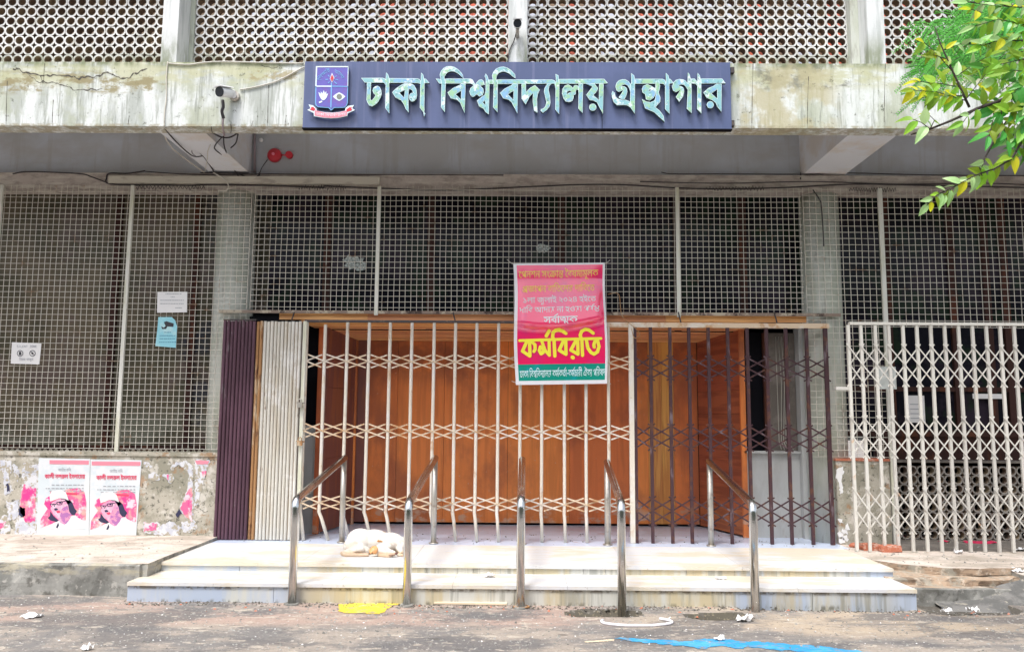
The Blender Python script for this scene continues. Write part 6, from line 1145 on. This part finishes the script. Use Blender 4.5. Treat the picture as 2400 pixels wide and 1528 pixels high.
cable('cable', 'short black wire stub at the fascia edge right of the camera wires', [(541,292,8.36),(542,303,8.42),(541,312,8.55)], .004)
cable('cable', 'dark wires sagging on the lintel under the brown pipe', [(553,404,l),(560,414,l),(585,419,l),(606,412,l),(610,402,l)], .005)
cable('cable', 'thin wire dropping from the beam foot onto the lintel', [(556,404,l),(562,420,l),(575,432,l)], .004)
cable('cable', 'black cable pair from the beam foot to the brown pipe', [(470,405,l),(540,406,l),(598,409,l),(610,404,l)], .008)
cable('cable', 'vertical pale conduit at the left edge of the middle sign wall', [(1881,320,YW-.02),(1880,350,YW-.02),(1879,385,YW-.02)], .004, 'cable_pale')
cable('cable', 'black cable sagging along the top of the left lintel', [(30,408,l),(60,403,l),(120,404,l),(190,408,l),(215,415,l),(250,428,l)], .0088)
cable('cable', 'black cable hooking round the left end of the trunking', [(340,401,l),(300,407,l),(257,407,l),(250,418,l),(253,430,l),(300,434,l),(380,434,l),(440,436,l),(500,433,l),(640,436,l),(760,440,l)], .0107)
cable('cable', 'dark cable along the wall top joint behind the left beam', [(340,402,l),(420,408,l),(520,410,l),(620,408,l),(740,409,l),(1180,411,l)], .0068)
cable('cable', 'long black cable across the middle of the lintel', [(760,436,l),(900,442,l),(1050,446,l),(1240,438,l),(1370,433,l),(1470,434,l),(1590,441,l),(1700,443,l),(1840,440,l),(2000,432,l),(2140,434,l),(2400,440,l)], .0097)
cable('cable', 'second dark cable on the lintel towards the right', [(1500,426,l),(1700,430,l),(1900,426,l),(2100,432,l),(2300,430,l),(2420,434,l)], .0068)
cable('cable', 'dark cable edging the wall top on the right', [(1550,404,l),(1580,408,l),(1700,408,l),(1870,409,l),(1990,406,l),(2200,411,l),(2420,412,l)], .0068)
cable('cable', 'black wire hanging straight down the right column', [(1905,445,9.93),(1922,470,9.93),(1925,485,9.93),(1928,520,9.93),(1931,578,9.93)], .0078)
cable('cable', 'dark wire against the left edge of the right cross beam', [(1880,386,YW-.02),(1877,405,YW-.02),(1876,420,l)], .0078)
cable('cable', 'thin wire running to the red alarm bell', [(627,375,YW-.03),(613,395,YW-.03),(608,412,l)], .0049)
cable('cable', 'thin cable down the left side of the middle pillar', [(1213,66,8.3),(1205,95,f),(1194,120,f),(1190,146,f)], .0058)
cable('cable', 'thin brown cord dangling over the gate header to the right of the banner', [(1425,690,9.85),(1450,690,9.85),(1458,740,9.8),(1490,770,9.8),(1500,785,9.8),(1487,792,9.8),(1480,770,9.8)], .0049, 'rust')
# tangled wire on the lintel (barbed coil)
mb = MB(); random.seed(12)
for px0, px1, py in ((320, 480, 440), (700, 810, 440), (1650, 1790, 442), (1990, 2100, 445)):
    pts = [P(px0+(px1-px0)*k/60, py+5*math.sin(k*1.9)+random.uniform(-2, 2), YL-.05-.02*math.cos(k*1.9)) for k in range(61)]; mb.tube(pts, .004, 4)
tagged(mb.build('tangled_wire', 'dark_metal', kind='stuff'), 'tangled thin wire lying along the lintel', 'wire')
# ---------------------------------------------------------------- sleeping dog
def dog():
    t = thing('sleeping_dog', 'white dog with tan ear asleep on the marble step beside the second rail', 'dog', tuple(Pz(872, 1300, Z2)))
    o = Pz(872, 1304, Z2); s = .088/17.5      # metres per photograph pixel at the dog
    def W(px, up, back): return Vector((o.x+(px-872)*s, o.y+.02+back, Z2+up*s))
    mb = MB()
    def el(px, up, bk, rx, ry, rz, rot=0, tilt=0): mb.ellipsoid(W(px, up, bk), (rx*s, ry*s, rz*s), rot, 10, 0, tilt)
    el(838, 25, .20, 30, 30, 27, 0, .15); el(868, 24, .24, 34, 30, 25, .1, .12); el(900, 21, .24, 32, 27, 22); el(922, 17, .20, 22, 24, 19)
    el(822, 16, .13, 18, 20, 17); el(842, 11, .08, 22, 12, 11, .1, .25)
    L_ = lambda *a: W(*a)
    mb.tube([L_(850, 14, .07), L_(830, 9, .02), L_(806, 5, -.01), L_(818, 3.6, -.04), L_(845, 3.6, -.04), L_(866, 4, -.03)], [11*s, 8*s, 5*s, 4.4*s, 4*s, 3.6*s], 10)       # folded hind leg
    mb.tube([L_(905, 16, .12), L_(892, 6, .02), L_(886, 3.5, -.02), L_(900, 3.3, -.05), L_(912, 3.2, -.06)], [9*s, 6.5*s, 4*s, 3.6*s, 4*s], 10)                            # fore leg under the head
    mb.tube([L_(925, 14, .10), L_(932, 6, .02), L_(926, 3.5, -.01), L_(938, 3.3, -.02)], [8*s, 5.5*s, 3.6*s, 3.4*s], 10)
    mb.tube([L_(915, 20, .14), L_(902, 19, .06), L_(888, 15, .02)], [13*s, 12*s, 11*s], 12)                                                                              # neck
    el(888, 14, .01, 13, 12, 11, .1); mb.tube([L_(890, 13, .0), L_(904, 10, -.03), L_(917, 8, -.045), L_(922, 7.5, -.05)], [10*s, 8*s, 6*s, 4.5*s], 12)                     # skull, muzzle
    mb.tube([L_(818, 16, .22), L_(808, 8, .16), L_(812, 4, .06), L_(830, 3, .0)], [5*s, 4*s, 3.4*s, 2*s], 8)                                                            # tail
    b = mb.build('body', 'fur', t)
    md = b.modifiers.new('remesh', 'REMESH'); md.mode = 'VOXEL'; md.voxel_size = .0075; md.use_smooth_shade = True
    ms = b.modifiers.new('smooth', 'SMOOTH'); ms.factor = .5; ms.iterations = 6
    for k, (px, up, bk, dx, dz) in enumerate(((876, 21, -.03, -6, -14), (886, 27, .06, -3, 6))):
        e = MB(); a = W(px, up, bk); q = [a+Vector((-.02, 0, 0)), a+Vector((.028, -.006, .004)), a+Vector(((dx+5)*s, -.035, dz*.7*s)), a+Vector((dx*s, -.045, dz*s)), a+Vector(((dx-4)*s, -.02, dz*.5*s))]
        n = Vector((0, .012, .004)); e.face(q, 0, True); e.face([p+n for p in q][::-1], 0, True)
        for i in range(5): e.face([q[i], q[i]+n, q[(i+1) % 5]+n, q[(i+1) % 5]], 0, True)
        e.build('ear', 'fur_tan', t)
    MB().ellipsoid(W(879, 14, -.052), (.030, .012, .040), n=8, tilt=.5).build('ear_flap', 'fur_tan', t)
    MB().ellipsoid(W(924, 8, -.057), (.012, .010, .009), n=6).build('nose', 'nose', t)
    MB().tube([W(899, 14.5, -.052), W(903, 13.5, -.055)], .0035, 5).build('closed_eye', 'nose', t)
    MB().tube([W(908, 5.6, -.074), W(915, 5.2, -.080), W(921, 5.6, -.078)], .0025, 5).build('mouth', 'nose', t)
dog()

# ---------------------------------------------------------------- loose things on the ground
def lump(name, label, cat, c, r, m, seed, n=7, group=None):
    random.seed(seed); mb = MB().ellipsoid((0, 0, 0), (1, 1, 1), 0, n); mb.v = [(x*r[0]*(1+.5*nz(x*2, y*2, z*2, seed)), y*r[1]*(1+.5*nz(x*2, y*2, z*2, seed+1)), z*r[2]*(1+.6*nz(x*2.5, y*2.5, z*2, seed+2))) for x, y, z in mb.v]
    mb.sm = [False]*len(mb.sm); o = mb.build(name, m); o.location = c; return tagged(o, label, cat, group)
def brick(label, px0, px1, py, rot, seed, bands):
    a, b = Pz(px0, py, ZR), Pz(px1, py, ZR); c = (a+b)/2; w = (b-a).length/2; random.seed(seed)
    bm = bmesh.new(); bmesh.ops.create_cube(bm, size=1); bmesh.ops.subdivide_edges(bm, edges=bm.edges, cuts=5, use_grid_fill=True)
    for v in bm.verts:
        q = 1-.06*(abs(v.co.x*v.co.z*4)+abs(v.co.x*v.co.y*2)); v.co = Vector((v.co.x*2*w*q, v.co.y*.12, v.co.z*.075*q)) + Vector((nz(v.co.x*6, v.co.y*6, v.co.z*6, seed), 0, nz(v.co.x*5, v.co.y*5, v.co.z*6, seed+4)))*.014
    me = bpy.data.meshes.new('brick'); bm.to_mesh(me); bm.free(); me.materials.append(MATS['brick'])
    o = link('broken_brick', me, None, (c.x, c.y+.05, ZR+.036)); o.rotation_euler = (0, 0, rot); return tagged(o, label, 'brick')
brick('left and smaller of two red bricks at the foot of the cream gate', 2022, 2062, 1290, .1, 3, 0)
brick('right red brick of two, chipped, with a pale mortar top', 2066, 2114, 1294, -.06, 8, 0)
c = Pz(2002, 1282, ZR); lump('brick_chip', 'small red brick crumb beside the left bar of the cream gate', 'brick chip', (c.x, c.y, ZR+.02), (.06, .04, .03), 'brick', 4)
def patch(name, label, cat, poly, m, s=.025, seed=1, rag=.02, kind=None, lift=.004):
    pts = [(lambda v: (v.x, v.y))(Pz(x, y, 0)) for x, y in poly]; mb = MB()
    x0, x1 = min(p[0] for p in pts), max(p[0] for p in pts); y0, y1 = min(p[1] for p in pts), max(p[1] for p in pts)
    def ins(x, y):
        r = False
        for i in range(len(pts)):
            (a, b), (c_, d) = pts[i], pts[(i+1) % len(pts)]
            if (b > y) != (d > y) and x < (c_-a)*(y-b)/(d-b)+a: r = not r
        return r
    nx, ny = int((x1-x0)/s)+1, int((y1-y0)/s)+1
    for i in range(nx):
        for j in range(ny):
            x, y = x0+(i+.5)*s, y0+(j+.5)*s
            if ins(x+rag*nz(x*14, y*14, s=seed), y+rag*nz(x*14, y*14, s=seed+5)):
                mb.face([(a, b, road_z(a, b)+lift) for a, b in ((x-s/2, y-s/2), (x+s/2, y-s/2), (x+s/2, y+s/2), (x-s/2, y+s/2))])
    o = mb.build(name, m)
    return tagged(o, label, cat)
patch('paint_patch', 'yellow paint spilled on the road at the foot of the lower step', 'paint', [(790,1418),(850,1410),(940,1413),(905,1428),(890,1440),(800,1436)], 'yellow_paint', .015, 2)
patch('paint_stroke', 'bright blue paint stroke across the road in front of the steps', 'paint', [(1440,1495),(1530,1498),(1590,1502),(1640,1499),(1680,1496),(1720,1501),(1790,1504),(1870,1513),(1990,1523),(2090,1534),(1900,1532),(1760,1515),(1720,1519),(1690,1513),(1645,1522),(1610,1514),(1530,1508),(1462,1503)], 'blue_paint', .010, 5, .045)
patch('paint_streak', 'short pale orange streak beside the blue paint stroke', 'paint', [(1370,1503),(1440,1499),(1440,1503),(1372,1507)], 'pale_strip', .008, 7, .006)
# white hoop round the fourth rail foot
cc = Pz(1492, 1458, 0); mb = MB(); pts = []
for k in range(31):
    a = math.radians(-200+k*8.2); x = cc.x+.30*math.cos(a); y = cc.y+.13*math.sin(a)-.01; pts.append((x, y, max(road_z(x, y), -.01)+.012))
tagged(mb.tube(pts, .012, 8).build('hoop', 'print_white'), 'white hoop lying on the road round the fourth rail foot', 'hoop')
a, b = Pz(1018, 1415, 0), Pz(1188, 1418, 0)
tagged(MB().hexa([(a.x, a.y-.02, .004), (b.x, b.y-.02, .004), (b.x, b.y+.02, .012), (a.x, a.y+.02, .012), (a.x, a.y-.02, .02), (b.x, b.y-.02, .02), (b.x, b.y+.02, .028), (a.x, a.y+.02, .028)]).build('wooden_strip', 'pale_strip'), 'thin pale wooden strip lying against the lower step', 'strip')
c = Pz(1222, 1424, 0); tagged(MB().tube([(c.x+.07*math.cos(k*.5), c.y-.01+.05*math.sin(k*.5), .012+.002*(k % 3)) for k in range(20)], .008, 6).build('wire_coil', 'rust'), 'rusty wire coil round the foot of the middle rail', 'wire')
def paper(label, px, py, z, w, seed, m='white_paper', name='crumpled_paper', hgt=.035):
    c = Pz(px, py, z); n = 5; random.seed(seed); mb = MB()
    g = [[(c.x+(i/n-.5)*w+random.uniform(-.2, .2)*w/n, c.y+(j/n-.5)*w*.8+random.uniform(-.2, .2)*w/n, z+.006+hgt*abs(nz(i*.9, j*.9, s=seed))*2) for j in range(n+1)] for i in range(n+1)]
    for i in range(n):
        for j in range(n):
            if (i in (0, n-1)) and (j in (0, n-1)) and random.random() < .7: continue
            mb.face([g[i][j], g[i+1][j], g[i+1][j+1], g[i][j+1]])
    o = mb.build(name, m); md = o.modifiers.new('thickness', 'SOLIDIFY'); md.thickness = .002; return tagged(o, label, 'litter')
paper('crumpled white paper on the lower tread between the second and middle rails', 1147, 1352, Z1, .10, 1)
paper('folded white paper cup beside the hole at the rightmost rail foot', 1745, 1457, 0, .14, 2, hgt=.06)
paper('white scrap on the blue paint stroke', 1685, 1500, 0, .07, 3)
paper('white paper scrap on the road at the far left of the photo', 75, 1447, 0, .16, 4)
paper('tiny white scrap on the lower road edge, left of centre', 205, 1522, 0, .08, 5)
paper('white scrap on the rubble right of the steps, nearer to them', 2218, 1434, 0, .09, 6)
paper('white scrap on the asphalt slope at the right', 2280, 1433, 0, .09, 7)
paper('scrap of white paper at the foot of the cream gate', 2247, 1297, ZR, .10, 8)
paper('torn white paper on the pavement at the right edge of the photo', 2392, 1290, ZR, .12, 9)
paper('white plastic flake on the pavement kerb, far right', 2385, 1340, .225, .12, 10)
paper('crumpled white litter on the lower tread near the fourth rail', 1690, 1357, Z1, .10, 14, hgt=.02)
for lb, poly in (('long red rag on the recess floor behind the cream gate', (2120, 1258, .55, .10)), ('red rag heap behind the cream gate, far right', (2300, 1272, .42, .14)), ('small dark red rag on the recess floor between the two big ones', (2212, 1270, .13, .08))):
    px, py, w, d = poly; c = Pz(px, py, ZR); mb = MB(); n = 8; random.seed(int(px))
    g = [[(c.x+(i/n-.5)*w, c.y+(j/3-.5)*d*(1.6-abs(i/n-.5)*2)+.02*nz(i, j), ZR+.004+.03*abs(nz(i*.8, j*.8, s=px))) for j in range(4)] for i in range(n+1)]
    for i in range(n):
        for j in range(3): mb.face([g[i][j], g[i+1][j], g[i+1][j+1], g[i][j+1]], 0, True)
    tagged(mb.build('red_rag', 'rag'), lb, 'rag')
c = Pz(888, 1252, Z2); tagged(MB().box(c.x-.07, c.x+.08, c.y, c.y+.035, Z2+.002, Z2+.035).build('wood_piece', 'pale_strip'), 'short tan piece of wood lying behind the sleeping dog', 'wood')
# grit: pebbles and crumbs as one mass
def grit(n, xr_, yr, zf, rmax, seed, m, name):
    random.seed(seed); mb = MB()
    for _ in range(n):
        x, y = random.uniform(*xr_), random.uniform(*yr); r = rmax*random.uniform(.3, 1)**2+.002; z = zf(x, y)
        p = [(x+r*math.cos(k*1.57+_)*random.uniform(.7, 1.3), y+r*math.sin(k*1.57+_)*random.uniform(.7, 1.3), z) for k in range(4)]; top = (x+random.uniform(-.3, .3)*r, y, z+r*random.uniform(.5, 1))
        for k in range(4): mb.face([p[k], p[(k+1) % 4], top])
    tagged(mb.build(name, m, kind='stuff'), {'white_paper': 'pale crumbs and paper specks strewn over the road', 'soil': 'dark grit and dead leaf crumbs along the step foot', 'kerb': 'grey pebbles strewn over the road', 'brick': 'red brick crumbs strewn along the steps'}[m], 'debris')
grit(260, (-4.6, 4.8), (6.3, 7.95), road_z, .008, 1, 'white_paper', 'debris')
grit(2600, (-5, 5), (6.2, 7.95), road_z, .014, 2, 'kerb', 'pebbles')
grit(1400, (-3.7, 4.9), (7.60, 7.78), road_z, .014, 3, 'soil', 'debris')
grit(110, (-3.6, 4.6), (7.35, 7.9), road_z, .016, 4, 'brick', 'debris')
def step_z(x, y): return Z2
grit(260, (-3.3, 3.5), (9.7, 10.6), lambda x, y: Z2, .012, 5, 'soil', 'debris')
grit(300, (3.7, 6.0), (8.6, 10.3), lambda x, y: ZR, .016, 6, 'kerb', 'pebbles')
grit(160, (-7, -3.7), (8.1, 9.8), lambda x, y: ZP+.004, .014, 7, 'kerb', 'pebbles')

# ---------------------------------------------------------------- tree reaching in from the right
tree = thing('tree', 'leafy tree branch with yellow-green leaves hanging in at the upper right', 'tree', (4.6, 5.2, 0))
random.seed(21)
YT = 5.35
def tp(px, py, dy=0.): return P(px, py, YT+dy)
mb = MB(); tr = [(4.7, 5.2, -.1), (4.62, 5.25, 1.2), (4.5, 5.3, 2.6), (4.3, 5.35, 3.6), (4.15, 5.4, 4.6), (4.3, 5.5, 6.0)]
mb.tube(tr, [.17, .14, .12, .10, .08, .05], 12); mb.build('trunk', 'bark', tree)
mb = MB()
BR = [([(2620,120,.0),(2500,170,0),(2400,212,0),(2340,238,0),(2290,255,0),(2230,283,0),(2180,303,0),(2135,316,0)], .018, .005),
      ([(2272,252,0),(2250,205,0),(2225,150,0),(2205,105,0),(2190,62,.05)], .009, .003),
      ([(2500,220,.1),(2420,300,.1),(2390,340,0),(2370,374,0),(2330,396,0),(2285,412,0),(2232,440,0),(2195,458,0),(2172,482,0)], .009, .0025),
      ([(2410,215,.1),(2370,270,.1),(2345,305,.05),(2310,368,0),(2296,392,0),(2302,414,0)], .009, .003),
      ([(2550,60,.2),(2400,95,.2),(2330,100,.2),(2280,112,.2)], .010, .003), ([(2560,0,.1),(2400,15,.1),(2330,12,.1),(2265,4,.1)], .010, .003)]
for pts, r0, r1 in BR:
    v = [tp(x, y, d) for x, y, d in pts]; mb.tube(v, [r0+(r1-r0)*i/(len(v)-1) for i in range(len(v))], 7)
mb.build('branch', 'bark', tree)
def leaf_mesh(m, curl, name='leaf'):
    mb = MB(); n = 7; prev = None
    for i in range(n+1):
        t = i/n; w = .235*math.sin(math.pi*min(1, t**.8*.97+.02))**.9*(1-.25*t); z = -curl*t*t; row = [(t, -w, z+w*.35), (t, 0, z), (t, w, z+w*.35)]
        if prev: mb.face([prev[0], row[0], row[1], prev[1]], 0, True); mb.face([prev[1], row[1], row[2], prev[2]], 0, True)
        prev = row
    return mb.mesh(name, m)
LM = {m: [leaf_mesh(m, c) for c in (.10, .34)] for m in ('leaf', 'leaf_deep', 'leaf_yellow', 'leaf_pale')}
nleaf = 0
def add_leaf(p, d, nrm, L_, m):
    global nleaf
    d = d.normalized(); y = nrm.cross(d).normalized(); z = d.cross(y).normalized()
    o = link('leaf', random.choice(LM[m]), tree); M = Matrix((d, y, z)).transposed()
    o.matrix_basis = Matrix.Translation(p) @ M.to_4x4() @ Matrix.Diagonal((L_, L_*random.uniform(.8, 1.25), L_, 1)); nleaf += 1
tw = MB()
def twig(pts, mix, step=17, L_=.125, dj=.12):
    v = [tp(x, y, random.uniform(-.05, .05)) for x, y in pts]; tw.tube(v, [.0042]+[.0024]*(len(v)-1), 5)
    side_ = 1
    for i in range(len(v)-1):
        seg = v[i+1]-v[i]; n = max(1, int((Vector(pts[i+1])-Vector(pts[i])).length/step))
        for k in range(n):
            p = v[i]+seg*((k+random.uniform(.1, .9))/n); d = seg.normalized(); up = Vector((-d.z, 0, d.x))*side_; side_ = -side_
            dd = d*random.uniform(.2, 1.0)+up*random.uniform(.5, 1.1)+Vector((0, random.uniform(-.7, .7), -.30)); nn = Vector((random.uniform(-.6, .6), -1, random.uniform(-.2, .9)))
            add_leaf(p, dd, nn, L_*random.uniform(.65, 1.25), random.choices(('leaf', 'leaf_deep', 'leaf_yellow', 'leaf_pale'), mix)[0])
        if i == len(v)-2: add_leaf(v[-1], seg+Vector((0, 0, -.02)), Vector((.2, -1, .4)), L_, random.choices(('leaf', 'leaf_deep', 'leaf_yellow', 'leaf_pale'), mix)[0])
MY, MG, MD, MP = (8, 0, 3, 3), (9, 2, .4, 3), (5, 4, 0, 2), (4, 0, 1, 7)
TW = [([(2420,20),(2330,14),(2268,6)], MG), ([(2420,62),(2340,46),(2285,62)], MG), ([(2420,100),(2350,92),(2300,108)], MG), ([(2420,135),(2350,150),(2300,160)], MG), ([(2420,170),(2370,165),(2330,185)], MD),
      ([(2250,205),(2200,196),(2150,192)], MY), ([(2258,225),(2200,226),(2160,230)], MY), ([(2262,236),(2195,216),(2140,212)], MY), ([(2230,165),(2190,120),(2165,100)], MY), ([(2222,140),(2190,130),(2190,125)], MY),
      ([(2212,118),(2250,104),(2300,106)], MY), ([(2240,180),(2285,150),(2320,130)], MY), ([(2300,250),(2340,220),(2392,180)], MG), ([(2262,236),(2290,200),(2310,175)], MG), ([(2180,303),(2160,288),(2140,280)], MG), ([(2180,303),(2190,282),(2178,270)], MY),
      ([(2330,240),(2328,280),(2318,320)], MD), ([(2370,225),(2378,290),(2372,350)], MD), ([(2392,215),(2400,280),(2400,350)], MD), ([(2345,250),(2350,290),(2360,330)], MD), ([(2410,225),(2420,300),(2425,360)], MD), ([(2290,255),(2270,270),(2255,290)], MP),
      ([(2420,310),(2385,350),(2368,374),(2330,396),(2285,412)], MG), ([(2285,412),(2232,440),(2195,458),(2175,478)], MP), ([(2310,368),(2300,395),(2305,408)], MG), ([(2230,442),(2218,458)], MP),
      ([(2430,40),(2400,70),(2380,100)], MG), ([(2430,180),(2395,200),(2370,220)], MD), ([(2440,240),(2400,250),(2360,262)], MD), ([(2300,30),(2275,22)], MY)]
for pts, mx in TW: twig(pts, mx, 9, .098 if mx in (MY, MP) else .118)
for _ in range(20):
    px, py = random.triangular(2290, 2460, 2420), random.uniform(-20, 330); p = tp(px, py, random.uniform(.05, .6))
    add_leaf(p, Vector((random.uniform(-1, .4), random.uniform(-.5, .5), random.uniform(-1, .3))), Vector((random.uniform(-.7, .7), -1, random.uniform(-.3, .9))), random.uniform(.10, .14), random.choice(('leaf', 'leaf_deep', 'leaf', 'leaf_pale')))
tw.build('twig', 'bark', tree)
print('leaves', nleaf)
# fine feathery foliage of a second tree further back
mb = MB(); random.seed(33); fine = thing('fine_leaved_tree', 'feathery tree with tiny bright green leaflets behind the large-leaved branch', 'tree', (5.6, 7.2, 0))
def spray(px, py, ang, L_):
    a = P(px, py, 6.9+random.uniform(-.3, .3)); d = Vector((math.cos(ang), random.uniform(-.2, .2), math.sin(ang)-.15)); n = 15; side_ = Vector((-d.z, 0, d.x))
    pts = []
    for k in range(n):
        t = k/n; p = a+d*L_*t+Vector((0, 0, -.10*L_*t*t*3)); pts.append(p)
        for s_ in (-1, 1):
            w = .030*(1-.5*t); e = side_*s_*w+d*.012+Vector((0, random.uniform(-.01, .01), 0)); q = d*.0075; mb.face([p, p+e*.5+q, p+e, p+e*.5-q])
    mb.tube(pts, .0018, 3, m=1, cap=False)
for _ in range(260):
    u = random.random(); px = 2400-u*250+random.uniform(-25, 25); cy = 60+(2400-px)*.28; py = random.gauss(cy, 46)
    if px < 2130: continue
    spray(px+20, py, math.radians(random.uniform(150, 235)), random.uniform(.16, .30))
for _ in range(40): spray(random.uniform(2290, 2400), random.uniform(0, 60), math.radians(random.uniform(150, 260)), .25)
mb.build('feathery_foliage', ['leaflet', 'bark'], fine, kind='stuff')
mb = MB(); v = [Vector((5.6, 7.2, -.1)), Vector((5.5, 7.1, 2.5)), Vector((5.0, 7.0, 4.6)), P(2420, 60, 6.9), P(2330, 90, 6.9), P(2230, 110, 6.9), P(2150, 140, 6.9)]
mb.tube(v, [.12, .10, .06, .02, .012, .007, .003], 8); mb.build('trunk', 'bark', fine)
